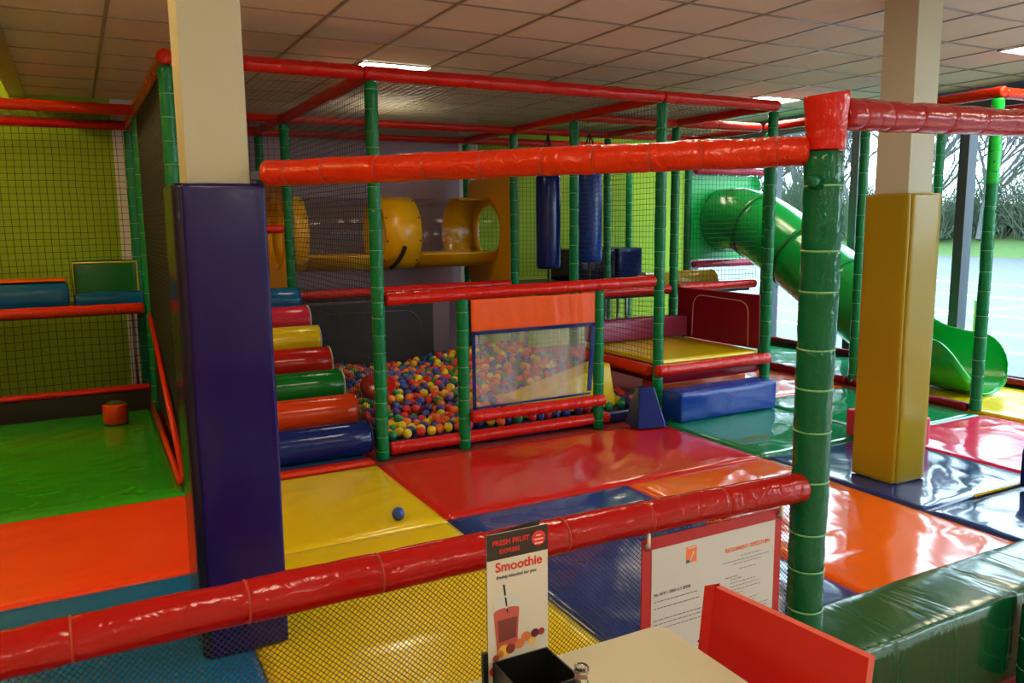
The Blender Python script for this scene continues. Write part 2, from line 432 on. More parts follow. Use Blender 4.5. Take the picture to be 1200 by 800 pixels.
_tie = {}
def tiemesh(r, m):
    k = (round(r, 4), m.name)
    if k not in _tie:
        b = MB(); b.tube([(math.cos(a) * r, math.sin(a) * r, 0) for a in [2 * PI * i / 20 for i in range(20)]], .0018 if r < .05 and m.name == 'cable tie' else .003, m, 5, closed=True)
        o = b.build('cable_tie'); _tie[k] = o.data; bpy.data.objects.remove(o)
    return _tie[k]
seedc = [0]
def pole(name, cat, p0, p1, r, m, label, group, step=.12, ties=True, tm='tie', wr=.0022, seg=14, r1=None, sag=0., tr=.965):
    seedc[0] += 1
    b, tt, (o0, t, u, w) = sleeve(p0, p1, r, M[m], step, seedc[0], wr, seg=seg, r1=r1, sag=sag)
    o = b.build(name, loc=p0); tag(o, label, cat, group)
    if ties:
        rot = t.to_track_quat('Z', 'Y'); L = (Vector(p1) - Vector(p0)).length
        for q in tt[:30]:
            k = q / L; R = r + ((r1 or r) - r) * k
            c = bpy.data.objects.new('cable_tie', tiemesh(R * tr, M[tm])); C.objects.link(c); c.parent = o
            c.location = t * q + Vector((0, 0, -sag * 4 * k * (1 - k))); c.rotation_mode = 'QUATERNION'; c.rotation_quaternion = rot
    return o

RP = .045; RB = .046; ZT = 2.58
PG = 'green foam posts of the play frame'
posts = [
 (1.8, 5.3, 'tall green foam post at the front left corner of the ball pit'),
 (4.22, 5.3, 'tall green foam post behind the small blue wedge'),
 (5.44, 5.3, 'tall green foam post at the right front corner of the yellow platform'),
 (.55, 5.3, 'tall green foam post just left of the cream column'),
 (4.22, 6.6, 'green foam post beside the hanging blue bags'),
 (5.44, 6.6, 'green foam post at the back corner of the yellow platform'),
 (6.70, 6.58, 'green foam post in front of the emerald slide panel'),
 (.55, 7.8, 'green foam post at the far end of the black net wall'),
 (1.8, 7.8, 'green foam post at the top of the stair of rolls'),
 (4.22, 7.8, 'green foam post in front of the right yellow tunnel panel'),
 (5.44, 7.8, 'green foam post in front of the dark blue box'),
 (6.63, 7.8, 'green foam post at the left edge of the emerald slide panel'),
 (.55, 9.0, 'green foam post against the back wall at the left'),
 (1.8, 9.0, 'green foam post behind the left yellow tunnel panel'),
 (4.22, 9.0, 'green foam post against the back wall behind the right tunnel panel'),
 (6.63, 9.0, 'green foam post against the back wall at the right'),
 (6.63, 5.3, 'green foam post just left of the yellow padded column'),
 (7.75, 5.3, 'slim green foam post by the dark window frame, right of the yellow column'),
 (6.53, 4.0, 'bright green topped foam post in front of the end of the slide')]
for i, (x, y, lb) in enumerate(posts):
    if i == 18:
        o = pole('foam_post', 'post', (x, y, .002), (x, y, ZT - .05), RP + .002, 'green', lb, PG, step=.17)
        seedc[0] += 1
        bb, _, _ = sleeve((x, y, 1.86), (x, y, ZT - .045), RP + .004, M['greenb'], .17, 77)
        c = bb.build('bright_sleeve', loc=(x, y, .002)); c.parent = o; c.location = (0, 0, 0); c['label'] = 'brighter green upper sleeve'
    else:
        zb = .002
        if (x, y) == (5.44, 7.8) or y == 9.0 or (x, y) in ((6.63, 7.8),): zb = ZF + .001
        if x in (5.44, 4.22, 1.8) or y >= 7.8: zb = ZF + .001
        pole('foam_post', 'post', (x, y, zb), (x, y, ZT - .05), RP, 'green', lb, PG, step=.16 if y > 5.4 or x > 4 else .12)
# short posts in front of the pit
pole('short_foam_post', 'post', (2.42, 5.27, ZF + .001), (2.42, 5.27, 1.06), RP - .001, 'green', 'short green foam post left of the clear plastic sheet', 'short posts of the pit fence', step=.13)
pole('short_foam_post', 'post', (3.60, 5.27, ZF + .001), (3.60, 5.27, 1.06), RP - .001, 'green', 'short green foam post right of the clear plastic sheet', 'short posts of the pit fence', step=.13)

BG = 'red padded beams of the play frame'
e = .05
def beam(p0, p1, label, m='red', r=RB, step=.2, g=BG, **k):
    return pole('padded_beam', 'beam', p0, p1, r, m, label, g, step=step, ties=False, **k)
beam((.55 + e, 5.3, ZT), (1.8 - e, 5.3, ZT), 'red top beam at the front, just right of the cream column')
beam((1.8 - e + .002, 5.3, ZT), (4.22 + .0, 5.3, ZT), 'long red top beam across the front of the ball pit')
beam((4.222, 5.3, ZT), (5.44 + e, 5.3, ZT), 'red top beam across the front of the yellow platform')
beam((.55, 5.3 - e, ZT), (.55, 7.8 - e, ZT), 'orange red top beam above the black net wall at the left', 'redor')
beam((1.8, 5.3 + e, ZT), (1.8, 7.8 - e, ZT), 'red top beam running back from the front left pit post')
beam((4.22, 5.3 + e, ZT), (4.22, 6.6 - e, ZT), 'red top beam running back from the post behind the blue wedge')
beam((4.22, 6.6 - e + .002, ZT), (4.22, 7.8 - e, ZT), 'red top beam running back from the post by the hanging bags')
beam((5.44, 5.3 + e, ZT), (5.44, 6.6 - e, ZT), 'red top beam running back from the right front platform post')
beam((5.44, 6.6 + e, ZT), (5.44, 7.8 - e, ZT), 'red top beam running back from the rear platform post')
beam((4.22 + e, 6.6, ZT), (5.44, 6.6, ZT), 'red top beam above the back edge of the yellow platform')
beam((5.442, 6.6, ZT), (6.63 - e, 6.6, ZT), 'red top beam left of the emerald panel bay')
beam((-3, 7.8, ZT), (.55 + e, 7.8, ZT), 'orange red top beam crossing the far left bay', 'redor')
beam((.55 + e + .002, 7.8, ZT), (1.8 - e, 7.8, ZT), 'red top beam above the head of the stair of rolls')
beam((1.8 - e + .002, 7.8, ZT), (4.22 + e, 7.8, ZT), 'red top beam above the yellow tunnel, over the back of the pit')
beam((4.22 + e + .002, 7.8, ZT), (5.44 + e, 7.8, ZT), 'red top beam behind the hanging blue bags')
beam((5.44 + e + .002, 7.8, ZT), (6.63 + e, 7.8, ZT), 'red top beam above the yellow half roll')
beam((-3, 9.0, ZT), (.55 + e, 9.0, ZT), 'dark red top beam along the lime wall at the far left', 'red')
beam((.55 + e + .002, 9.0, ZT), (4.22 + e, 9.0, ZT), 'red top beam along the mauve wall behind the tunnel')
beam((4.22 + e + .002, 9.0, ZT), (6.63 + e, 9.0, ZT), 'red top beam along the lime wall at the right')
beam((6.63, 5.3 + e, ZT), (6.63, 6.6 - e, ZT), 'red top beam between the far right posts')
beam((6.63, 6.6 + e, ZT), (6.63, 7.8 - e, ZT), 'red top beam above the emerald panel bay, running back')
beam((6.53, 4.0 - e, ZT), (6.63, 5.3 - .002, ZT), 'orange red roof beam running back from the bright green post', 'redor')
beam((6.63, 5.3, ZT), (7.75, 5.3, ZT), 'red roof beam near the window at the back of the right bay')
beam((6.53 + .06, 4.0, ZT), (7.75, 4.0, ZT), 'orange red roof beam running right from the bright green post', 'redor')
beam((7.75, 4.0 + e, ZT), (7.75, 5.3 - e, ZT), 'red roof beam beside the window header at the right edge')
beam((.55, 7.8 + e, ZT), (.55, 9.0 - e, ZT), 'short red top beam at the back left corner')
beam((1.8, 7.8 + e, ZT), (1.8, 9.0 - e, ZT), 'short red top beam above the left tunnel panel')
beam((4.22, 7.8 + e, ZT), (4.22, 9.0 - e, ZT), 'short red top beam above the right tunnel panel')

RG = 'red padded rails of the play frame'
def rail(p0, p1, label, m='red', r=RB, **k):
    return pole('padded_rail', 'rail', p0, p1, r, m, label, RG, step=k.pop('step', .13), ties=False, **k)
rail((1.8 + e, 5.3, 1.085), (4.22 - e, 5.3, 1.115), 'red padded rail over the ball pit front, above the clear sheet')
rail((1.8 + e, 5.3, .03), (3.72, 5.3, .03), 'red padded rail on the floor along the ball pit front', r=.045)
rail((2.42 + .03, 5.215, .2), (3.62, 5.215, .2), 'red padded rail just under the clear plastic sheet', r=.044)
rail((1.8 + e, 7.8, .92), (4.22 - e, 7.8, .94), 'red padded rail at deck level under the yellow tunnel')
rail((-3, 7.8, .90), (.55 - e, 7.8, .89), 'orange red rail at deck level in the far left bay', 'redor')
rail((-3, 7.8, .19), (.55 - e, 7.8, .185), 'thin dark red rail low on the far left net', r=.028)
rail((4.22 + e, 6.6, .905), (5.44 - e, 6.6, .905), 'red padded rail behind the magenta block at deck level')
rail((5.44 + e, 6.6, .91), (6.63 - e, 6.6, .91), 'red padded rail at deck level before the yellow half roll')
rail((6.63 + e, 7.74, 1.07), (7.84, 7.74, 1.07), 'pink red rail under the emerald slide panel', 'crimson')
rail((6.63 + e, 7.74, 2.2), (7.84, 7.74, 2.2), 'pink red rail over the emerald slide panel', 'crimson')
rail((.55 + e, 7.8, 1.56), (1.8 - e, 7.8, 1.56), 'short red rail in front of the left yellow panel', r=.04)
rail((6.63 + e, 5.3, 1.395), (7.75 - e, 5.3, 1.395), 'thin red rail mostly hidden by the yellow column', 'crimson', r=.035)
rail((6.56, 5.3 - e, .03), (6.50, 4.0 + e, .03), 'dark red rail on the floor left of the slide end', 'darkred', r=.04)
rail((6.60, 7.6, .03), (6.60, 5.3 + e, .03), 'dark red rail on the floor beyond the blue step', 'darkred', r=.04)
rail((7.82, 7.7, .09), (7.82, 3.1, .03), 'long dark red rail on the floor along the windows', 'darkred', r=.035)
# platform edge rails
rail((4.16, 5.24, .37), (5.42, 5.24, .375), 'red padded front edge of the yellow platform', r=.05)
rail((4.17, 5.35, .36), (4.17, 6.52, .36), 'orange red padded left edge of the yellow platform', 'redor', r=.05)
# diagonal straps on the black net wall
for p0, p1, lb in (((.535, 7.7, .83), (.50, 5.36, .02), 'long orange strap running down the black net wall'), ((.50, 7.7, .03), (.47, 5.30, .015), 'orange strip on the floor along the black net wall')):
    b = MB(); b.tube([p0, tuple((Vector(p0) + Vector(p1)) / 2), p1], .022, M['redor'], 10); tag(b.build('foam_strip', loc=p0), lb, 'strip')

# ------------------------------------------------------------------ nets
def net(label, o0, du, dv, lu, lv, pitch, r, m, sag=0., seed=0, cat='net', name='safety_net', grp='safety nets of the play frame', diag=False):
    o0 = Vector(o0); du = Vector(du).normalized(); dv = Vector(dv).normalized(); n = du.cross(dv)
    b = MB()
    def pt(a, c):
        a = max(0, min(lu, a)); c = max(0, min(lv, c))
        s = sag * math.sin(PI * a / lu) * math.sin(PI * c / lv)
        w = noise.noise(Vector((a * 2.3, c * 2.3, seed * 3.1))) * pitch * .22
        w2 = noise.noise(Vector((a * 2.3, c * 2.3, seed * 3.1 + 9))) * pitch * .22
        return o0 + du * (a + w) + dv * (c + w2) + n * s
    def strand(pts):
        vs = []; d = (pts[-1] - pts[0]).normalized(); s1 = d.cross(n).normalized() * r; s2 = n * r
        for p in pts: vs += [p + s1, p + s2, p - s1, p - s2]
        fs = [(i * 4 + k, i * 4 + (k + 1) % 4, i * 4 + 4 + (k + 1) % 4, i * 4 + 4 + k) for i in range(len(pts) - 1) for k in range(4)]
        b.add(vs, fs, m)
    if diag:
        k = -lv
        while k < lu:
            a0 = max(0, k); a1 = min(lu, k + lv)
            if a1 - a0 > .005:
                strand([o0 + du * a + dv * (a - k) for a in (a0, a1)])
                strand([o0 + du * a + dv * (lv - (a - k)) + n * r for a in (a0, a1)])
            k += pitch * 1.414
    else:
        nu = int(round(lu / pitch)); nv = int(round(lv / pitch)); st = .25
        for i in range(nu + 1):
            a = lu * i / nu; q = max(2, int(lv / st)); strand([pt(a, lv * j / q) for j in range(q + 1)])
        for i in range(nv + 1):
            c = lv * i / nv; q = max(2, int(lu / st)); strand([pt(lu * j / q, c) for j in range(q + 1)])
    return tag(b.build(name, loc=o0), label, cat, grp)
X = (1, 0, 0); Y = (0, 1, 0); Z = (0, 0, 1)
N = M['net']
net('black net wall beside the far left bay, seen edge on', (.55, 5.35, .04), Y, Z, 2.4, 2.5, .034, .0036, N, seed=1)
net('black net on the left side of the ball pit, beside the stair of rolls', (1.8, 5.35, .1), Y, Z, 2.4, 2.43, .042, .0021, N, seed=2)
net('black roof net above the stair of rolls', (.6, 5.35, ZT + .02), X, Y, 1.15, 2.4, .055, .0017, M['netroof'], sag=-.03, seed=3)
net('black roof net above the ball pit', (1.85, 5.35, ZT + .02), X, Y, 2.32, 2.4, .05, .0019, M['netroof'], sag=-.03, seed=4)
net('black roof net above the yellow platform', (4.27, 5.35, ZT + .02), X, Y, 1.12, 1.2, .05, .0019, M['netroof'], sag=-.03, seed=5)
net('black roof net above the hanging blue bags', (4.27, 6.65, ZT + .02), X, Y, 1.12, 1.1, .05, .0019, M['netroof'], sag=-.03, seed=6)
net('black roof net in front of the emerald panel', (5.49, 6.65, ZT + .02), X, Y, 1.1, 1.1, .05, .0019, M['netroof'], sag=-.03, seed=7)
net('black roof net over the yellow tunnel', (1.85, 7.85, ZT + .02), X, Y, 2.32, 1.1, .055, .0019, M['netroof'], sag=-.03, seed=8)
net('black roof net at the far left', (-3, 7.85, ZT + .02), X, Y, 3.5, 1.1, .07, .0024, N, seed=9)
net('black net against the lime wall in the far left bay', (-3, 8.98, .93), X, Z, 3.5, 1.6, .062, .0024, N, seed=10)
net('black net under the deck in the far left bay', (-3, 7.8, .21), X, Z, 3.5, .64, .062, .0024, N, seed=11)
net('black net against the lime wall at the right of the tunnel', (4.27, 8.98, .93), X, Z, 2.3, 1.6, .055, .0022, N, seed=12)
net('black net under the deck behind the magenta block', (4.27, 7.8, .02), X, Z, 2.3, .85, .055, .0022, N, seed=13)
net('black net in front of the emerald slide panel', (5.49, 6.6, .97), X, Z, 1.1, 1.55, .05, .0021, N, seed=14)
net('fine net on the left side of the yellow platform', (4.22, 5.35, .44), Y, Z, 1.2, 2.1, .045, .0016, M['white_strip'] if False else N, seed=15)
net('black net in the mouth of the left tunnel bay', (.6, 7.8, 1.62), X, Z, 1.15, .9, .055, .0022, N, seed=16)

# dark band below the left rail
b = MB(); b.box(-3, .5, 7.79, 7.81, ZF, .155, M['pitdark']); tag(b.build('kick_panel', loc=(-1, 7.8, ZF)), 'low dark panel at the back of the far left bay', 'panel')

# ------------------------------------------------------------------ decks
def deck(label, x0, x1, y0, y1, z0=.83, z1=.885, m='deckdark'):
    b = MB(); b.soft(x1 - x0, y1 - y0, z1 - z0, M[m], .012, 12, mtx=T((x0 + x1) / 2, (y0 + y1) / 2, z0))
    e = empty('raised_deck', ((x0 + x1) / 2, (y0 + y1) / 2, ZF), label, 'deck', 'raised decks')
    o = b.build('board', e, loc=None); o.location = tuple(-v for v in e.location)
    for x in (x0 + .03, x1 - .03):
        q = MB(); q.tube([(x, y1 - .04, ZF + .002), (x, y1 - .04, z0 + .002)], .016, M['pipe'], 10); o = q.build('support_leg', e); o.location = tuple(-v for v in e.location)
    return e
deck('dark raised deck in the far left bay', -3, .49, 7.86, 8.95)
deck('dark raised deck under the yellow tunnel', 1.79, 4.24, 7.9, 8.94)
deck('dark raised deck under the hanging blue bags', 4.28, 5.38, 6.66, 7.74)
deck('dark raised deck behind the hanging blue bags', 4.28, 6.57, 7.86, 8.95)
deck('dark raised deck under the yellow half roll', 5.5, 6.57, 6.66, 7.74)
deck('dark raised deck at the top of the stair of rolls', .62, 1.74, 7.86, 8.95)

# board at the back of the pit with an arched dark flap
e1 = empty('pit_back_board', (2.55, 7.74, ZF), 'dark mauve board with a black arched flap at the back of the ball pit', 'board')
b = MB(); b.box(-.72, .85, -.015, .015, 0, .90, M['boardmauve']); o = b.build('board', e1); o.location = (0, 0, 0)
b = MB(); b.box(-.7, .66, -.024, -.016, .12, .88, M['pitdark']); o = b.build('black_flap', e1); o.location = (0, 0, 0)
b = MB(); pts = [(.52, -.028, .3), (.52, -.028, .6)] + [(.52 - .18 + .18 * math.cos(a), -.028, .6 + .18 * math.sin(a)) for a in [PI / 2 * i / 8 for i in range(1, 9)]] + [(-.5, -.028, .79)]
b.tube(pts, .003, M['ink'], 6); o = b.build('stitching', e1); o.location = (0, 0, 0)

# ------------------------------------------------------------------ stair of rolls
roll = [('navy', 'navy blue'), ('rollor', 'orange red'), ('rollgreen', 'green'), ('rollred', 'dark red'), ('yellowv', 'yellow'), ('crimson', 'pink red'), ('teal', 'teal blue')]
for i, (m, nm) in enumerate(roll):
    y = 5.38 + .31 * i; z = .118 + .136 * i; r = .118
    b = MB(); L = 1.08; pr = []
    sg = 24
    prof = [(.0, .0), (r * .8, 0.002), (r * .93, .008), (r, .026), (r, .3), (r, .6), (r, .85), (r, L - .026), (r * .93, L - .008), (r * .8, L - .002), (0.0001, L)]
    b.lathe(prof, M[m], 32, T(.645, y, z, 0, 0, PI / 2))
    pos = ['lowest', 'second lowest', 'third', 'fourth', 'fifth', 'sixth', 'topmost'][i]
    e1 = tag(b.build('foam_roll', loc=(.645, y, z)), '%s foam roll, %s of the stair beside the purple column' % (nm, pos), 'foam roll', 'foam rolls of the stair')
    b = MB(); b.tube([(.645 + L - .006, y + math.cos(a) * r * .96, z + math.sin(a) * r * .96) for a in [2 * PI * k / 28 for k in range(28)]], .005, M['white_strip'] if i in (2, 3, 4, 5) else M[m], 6, closed=True)
    o = b.build('piping', e1, loc=(.645, y, z)); o.location = (0, 0, 0)
b = MB()
vs = [(.66, 5.45, ZF), (1.70, 5.45, ZF), (1.70, 7.5, ZF), (.66, 7.5, ZF), (.66, 7.5, .912), (1.70, 7.5, .912), (.66, 5.45, .012), (1.70, 5.45, .012)]
b.add(vs, [(0, 3, 2, 1), (3, 4, 5, 2), (4, 6, 7, 5), (0, 1, 7, 6), (1, 2, 5, 7), (0, 6, 4, 3)], M['pitdark'], False)
tag(b.build('stair_ramp', loc=(1.2, 6.6, ZF)), 'dark sloping base under the stair of rolls', 'ramp')

# ------------------------------------------------------------------ ball pit
b = MB(); b.soft(2.30, 2.28, .10, M['m_navy'], .01, 8, mtx=T(3.01, 6.50, ZF)); tag(b.build('crash_mat', loc=(3, 6.54, ZF)), 'dark blue crash mat under the plastic balls', 'mat')
# yellow wedge in the balls
b = MB()
wv = [(3.10, 5.72, .12), (3.10, 6.0, .12), (3.93, 5.60, .06), (3.93, 5.98, .06), (3.80, 5.60, .46), (3.80, 6.02, .46), (3.93, 5.60, .40), (3.93, 6.0, .40)]
b.add([(3.02, 5.46, .06), (3.92, 5.46, .06), (3.92, 5.80, .06), (3.02, 5.80, .06), (3.88, 5.50, .43), (3.88, 5.76, .43), (3.02, 5.46, .2), (3.02, 5.80, .2)],
      [(0, 3, 2, 1), (0, 1, 4, 6), (1, 2, 5, 4), (2, 3, 7, 5), (6, 4, 5, 7), (0, 6, 7, 3)], M['yellowv'], False)
tag(b.build('foam_wedge', bevel=.02, loc=(3.5, 5.8, .06)), 'yellow foam wedge lying among the balls behind the short right post', 'wedge')
b = MB(); b.lathe([(.0, 0), (.13, 0), (.145, .012), (.15, .03), (.145, .05), (.13, .06), (.0001, .06)], M['rollred'], 30, T(2.13, 6.35, .235, 0, .5, 0))
tag(b.build('round_cushion', loc=(2.13, 6.35, .24)), 'round red cushion lying on the balls behind the front left pit post', 'cushion')

BR = .036
rs = np.random.RandomState(3)
def surf(x, y):
    t = (y - 5.35) / 2.4
    return .115 + .17 * min(1, max(0, t)) + .035 * math.sin(x * 3.1 + y * 2.0) * min(1, t * 2.5) + .03 * math.cos(x * 1.7 - y * 2.6) * min(1, t * 2.5)
def blocked(x, y):
    if 2.97 < x < 3.97 and 5.41 < y < 5.85: return True
    if math.hypot(x - 2.13, y - 6.35) < .175: return True
    if math.hypot(x - 2.42, y - 5.27) < .09 or math.hypot(x - 3.6, y - 5.27) < .09: return True
    return False
PX = np.zeros((4200, 3)); npl = 0
floor_z = lambda x, y: max(.053, surf(x, y) - .11)
fails = 0; D = 2 * BR
while npl < 4000 and fails < 700:
    best = None
    c = rs.rand(7, 2) * [2.28, 2.26] + [1.88, 5.39]
    for (x, y) in c:
        if blocked(x, y): continue
        z = floor_z(x, y) + BR
        if npl:
            d2 = (PX[:npl, 0] - x) ** 2 + (PX[:npl, 1] - y) ** 2
            k = d2 < D * D
            if k.any(): z = max(z, float((PX[:npl, 2][k] + np.sqrt(D * D - d2[k])).max()))
        if best is None or z - surf(x, y) < best[2] - surf(best[0], best[1]): best = (x, y, z)
    if best is None: continue
    x, y, z = best
    for s in (.02, .01, .01, .005):      # roll downhill a little
        for a in range(8):
            x2 = x + math.cos(a * PI / 4) * s; y2 = y + math.sin(a * PI / 4) * s
            if not (1.88 < x2 < 4.16 and 5.39 < y2 < 7.655) or blocked(x2, y2): continue
            z2 = floor_z(x2, y2) + BR
            if npl:
                d2 = (PX[:npl, 0] - x2) ** 2 + (PX[:npl, 1] - y2) ** 2
                k = d2 < D * D
                if k.any(): z2 = max(z2, float((PX[:npl, 2][k] + np.sqrt(D * D - d2[k])).max()))
            if z2 < z - 1e-5: x, y, z = x2, y2, z2
    if z + BR > surf(x, y) + .03: fails += 1; continue
    PX[npl] = (x, y, z + .0004); npl += 1; fails = 0
balls = PX[:npl].copy()
# icosphere data
import bmesh
bm = bmesh.new(); bmesh.ops.create_icosphere(bm, subdivisions=2, radius=BR)
SV = np.array([v.co[:] for v in bm.verts]); SF = np.array([[v.index for v in f.verts] for f in bm.faces]); bm.free()
bcol = [('orange', (228, 112, 22)), ('red', (206, 36, 28)), ('yellow', (226, 200, 26)), ('green', (10, 124, 62)), ('blue', (26, 66, 160)), ('purple', (66, 44, 128))]
bmats = [mat('ball ' + n, rgb(*c), .3, coat=.15) for n, c in bcol]
def ballmesh(ci):
    bm = bmesh.new(); bmesh.ops.create_uvsphere(bm, u_segments=24, v_segments=14, radius=BR)
    for f in bm.faces: f.smooth = True
    me = bpy.data.meshes.new('plastic_ball'); bm.to_mesh(me); bm.free(); me.materials.append(bmats[ci]); return me
bme = [ballmesh(i) for i in range(6)]
# choose the 300 nearest that lie on the surface
top = []
for i in range(npl):
    d = (balls[:, 0] - balls[i, 0]) ** 2 + (balls[:, 1] - balls[i, 1]) ** 2
    over = ((d < (D * .8) ** 2) & (balls[:, 2] > balls[i, 2] + .02)).any()
    if not over: top.append(i)
dist = lambda i: .467 * balls[i, 0] + .872 * balls[i, 1]
top.sort(key=dist)
ind = set(top[:298])
colr = [int(v) for v in rs.choice(6, size=npl, p=[.2, .2, .17, .15, .15, .13])]
cells = {}
for i in sorted(ind, key=dist):
    x, y, z = balls[i]; ci = colr[i]
    side = 'left of the short posts' if x < 2.40 else ('under the sheet, left half' if x < 3.0 else ('under the sheet, right half' if x < 3.62 else 'beside the small wedge'))
    rank = 'against the rail' if y < 5.47 else ('second row' if y < 5.56 else 'a little further back')
    lb = '%s ball in the pit %s, %s' % (bcol[ci][0], side, rank)
    o = bpy.data.objects.new('plastic_ball', bme[ci]); C.objects.link(o); o.location = (x, y, z)
    tag(o, lb, 'ball', 'plastic balls in the pit: ' + bcol[ci][0] + ', ' + side + ', ' + rank)
rest = [i for i in range(npl) if i not in ind]
V = (SV[None, :, :] + balls[rest][:, None, :]).reshape(-1, 3)
Fc = (SF[None, :, :] + (np.arange(len(rest)) * len(SV))[:, None, None]).reshape(-1, 3)
me = bpy.data.meshes.new('plastic_balls')
me.vertices.add(len(V)); me.vertices.foreach_set('co', V.ravel())
me.loops.add(Fc.size); me.loops.foreach_set('vertex_index', Fc.ravel().astype(np.int32))
me.polygons.add(len(Fc)); me.polygons.foreach_set('loop_start', np.arange(0, Fc.size, 3, dtype=np.int32))
for m_ in bmats: me.materials.append(m_)
me.polygons.foreach_set('material_index', np.repeat(np.array([colr[i] for i in rest], dtype=np.int32), len(SF)))
me.polygons.foreach_set('use_smooth', np.ones(len(Fc), dtype=bool)); me.update(calc_edges=True); me.validate()
o = bpy.data.objects.new('plastic_balls', me); C.objects.link(o)
tag(o, 'the many coloured plastic balls filling the pit further back', 'balls', None, 'stuff')
# the loose ball
o = bpy.data.objects.new('plastic_ball', bme[4]); C.objects.link(o); o.location = (1.44, 4.02, BR + .003)
tag(o, 'loose blue plastic ball lying on the yellow mat', 'ball')

# ------------------------------------------------------------------ clear sheet panel of the pit
e1 = empty('pit_screen', (3.0, 5.3, .2), 'clear plastic sheet with blue border hanging from an orange band before the balls', 'screen')
def sheet(x0, x1, z0, z1, m, yo, n=44, k=16, amp=.008, thick=.002, seed=1, taper=0.):
    b = MB(); vs = []; fs = []
    for s in (0, 1):
        for j in range(k + 1):
            for i in range(n + 1):
                u = i / n; v = j / k
                x = x0 + (x1 - taper * (1 - v) - x0) * u; z = z0 + (z1 - z0) * v + .02 * (u - .5) * 0
                y = yo + amp * noise.noise(Vector((x * 9, z * 1.3, seed))) + amp * .6 * noise.noise(Vector((x * 22 + z * 3, z * 3, seed + 4))) + s * thick
                vs.append((x - 3.0, y - 5.3, z - .2))
    q = (n + 1) * (k + 1)
    for j in range(k):
        for i in range(n):
            a = j * (n + 1) + i
            fs.append((a, a + 1, a + n + 2, a + n + 1)); fs.append((q + a, q + a + n + 1, q + a + n + 2, q + a + 1))
    rim = [i for i in range(n)] + [j * (n + 1) + n for j in range(k)] + [k * (n + 1) + i for i in range(n, 0, -1)] + [j * (n + 1) for j in range(k, 0, -1)]
    for i in range(len(rim)):
        a, c = rim[i], rim[(i + 1) % len(rim)]; fs.append((a, a + q, c + q, c))
    b.add(vs, fs, m); return b
o = sheet(2.475, 3.545, .815, 1.055, M['orangev'], 5.24, amp=.006).build('orange_band', e1); o.location = (0, 0, 0)
o = sheet(2.50, 3.50, .26, .80, M['clear'], 5.245, amp=.016, taper=.05, thick=.0012).build('clear_sheet', e1); o.location = (0, 0, 0)
b = MB()
def strip(p, q, w=.013):
    P0 = Vector(p) - Vector((3, 5.3, .2)); P1 = Vector(q) - Vector((3, 5.3, .2)); d = (P1 - P0).normalized(); s = Vector((0, 1, 0)).cross(d) * w; t = Vector((0, .003, 0))
    vs = []
    for pp in (P0, P1): vs += [pp + s - t, pp - s - t, pp - s + t, pp + s + t]
    b.add(vs, [(0, 1, 5, 4), (1, 2, 6, 5), (2, 3, 7, 6), (3, 0, 4, 7), (0, 3, 2, 1), (4, 5, 6, 7)], M['navy'], False)
strip((2.475, 5.236, .81), (3.545, 5.236, .81)); strip((2.488, 5.236, .81), (2.488, 5.236, .25)); strip((3.53, 5.236, .81), (3.49, 5.236, .28), .02); strip((2.475, 5.236, .255), (3.50, 5.236, .26), .008)
o = b.build('blue_border', e1); o.location = (0, 0, 0)

# ------------------------------------------------------------------ small blue wedge, step block, platform
b = MB()
b.add([(3.72, 4.90, 0.008), (3.96, 4.86, 0.008), (4.13, 5.04, 0.008), (3.76, 5.14, 0.008), (3.86, 5.07, .295), (3.99, 5.05, .29), (3.99, 5.13, .285), (3.88, 5.15, .29)],
      [(0, 3, 2, 1), (0, 1, 5, 4), (1, 2, 6, 5), (2, 3, 7, 6), (3, 0, 4, 7), (4, 5, 6, 7)], M['navy'], False)
tag(b.build('foam_wedge', bevel=.008, loc=(3.9, 5.0, .005)), 'small navy foam wedge standing at the right front corner of the ball pit', 'wedge')
b = MB(); b.soft(1.05, .24, .235, M['blue'], .012, 22, puff=.008, wr=.004, wf=5, mtx=T(4.68, 5.045, .002, .01)); tag(b.build('step_block', loc=(4.65, 5.05, 0)), 'long bright blue foam step block in front of the yellow platform', 'step')
b = MB(); b.soft(1.0, .26, .26, M['orangev'], .012, 14, puff=.008, mtx=T(4.9, 5.62, ZF)); tag(b.build('step_block', loc=(4.9, 5.62, ZF)), 'dim orange foam block under the yellow platform', 'block')
e1 = empty('foam_platform', (4.83, 5.92, .235), 'square yellow topped foam platform between the green posts', 'platform')
b = MB(); b.soft(1.12, 1.2, .15, M['darkred'], .02, 14, mtx=T(0, 0, 0)); o = b.build('base', e1); o.location = (0, 0, 0)
b = MB(); b.soft(1.11, 1.18, .05, M['m_yellow'], .02, 20, puff=.01, mtx=T(0, 0.0, .152)); o = b.build('yellow_mat', e1); o.location = (0, 0, 0)
b = MB(); b.soft(1.12, .2, .2, M['mauve'], .015, 18, puff=.008, mtx=T(4.84, 6.42, .452)); tag(b.build('backrest_block', loc=(4.84, 6.42, .44)), 'long magenta foam block at the back of the yellow platform', 'block')
e1 = empty('arched_flap', (5.44, 5.95, .43), 'dark red vinyl flap with a pale stitched arch beside the yellow platform', 'flap')
b = MB(); b.soft(.022, 1.14, .50, M['darkred'], .006, 16, wr=.004, wf=3, mtx=T(0, 0, 0)); o = b.build('vinyl_sheet', e1); o.location = (0, 0, 0)
b = MB(); q = [(-.016, .33, .02), (-.016, .32, .3)] + [(-.016, .20 + .12 * math.cos(a), .32 + .12 * math.sin(a)) for a in [PI / 2 * i / 6 for i in range(1, 7)]] + [(-.016, -.32 - .12 * math.sin(a), .33 + .10 * math.cos(a)) for a in [PI / 2 * i / 6 for i in range(0, 7)]] + [(-.016, -.45, .02)]
b.tube(q, .004, M['inkpink'], 6); o = b.build('stitching', e1); o.location = (0, 0, 0)

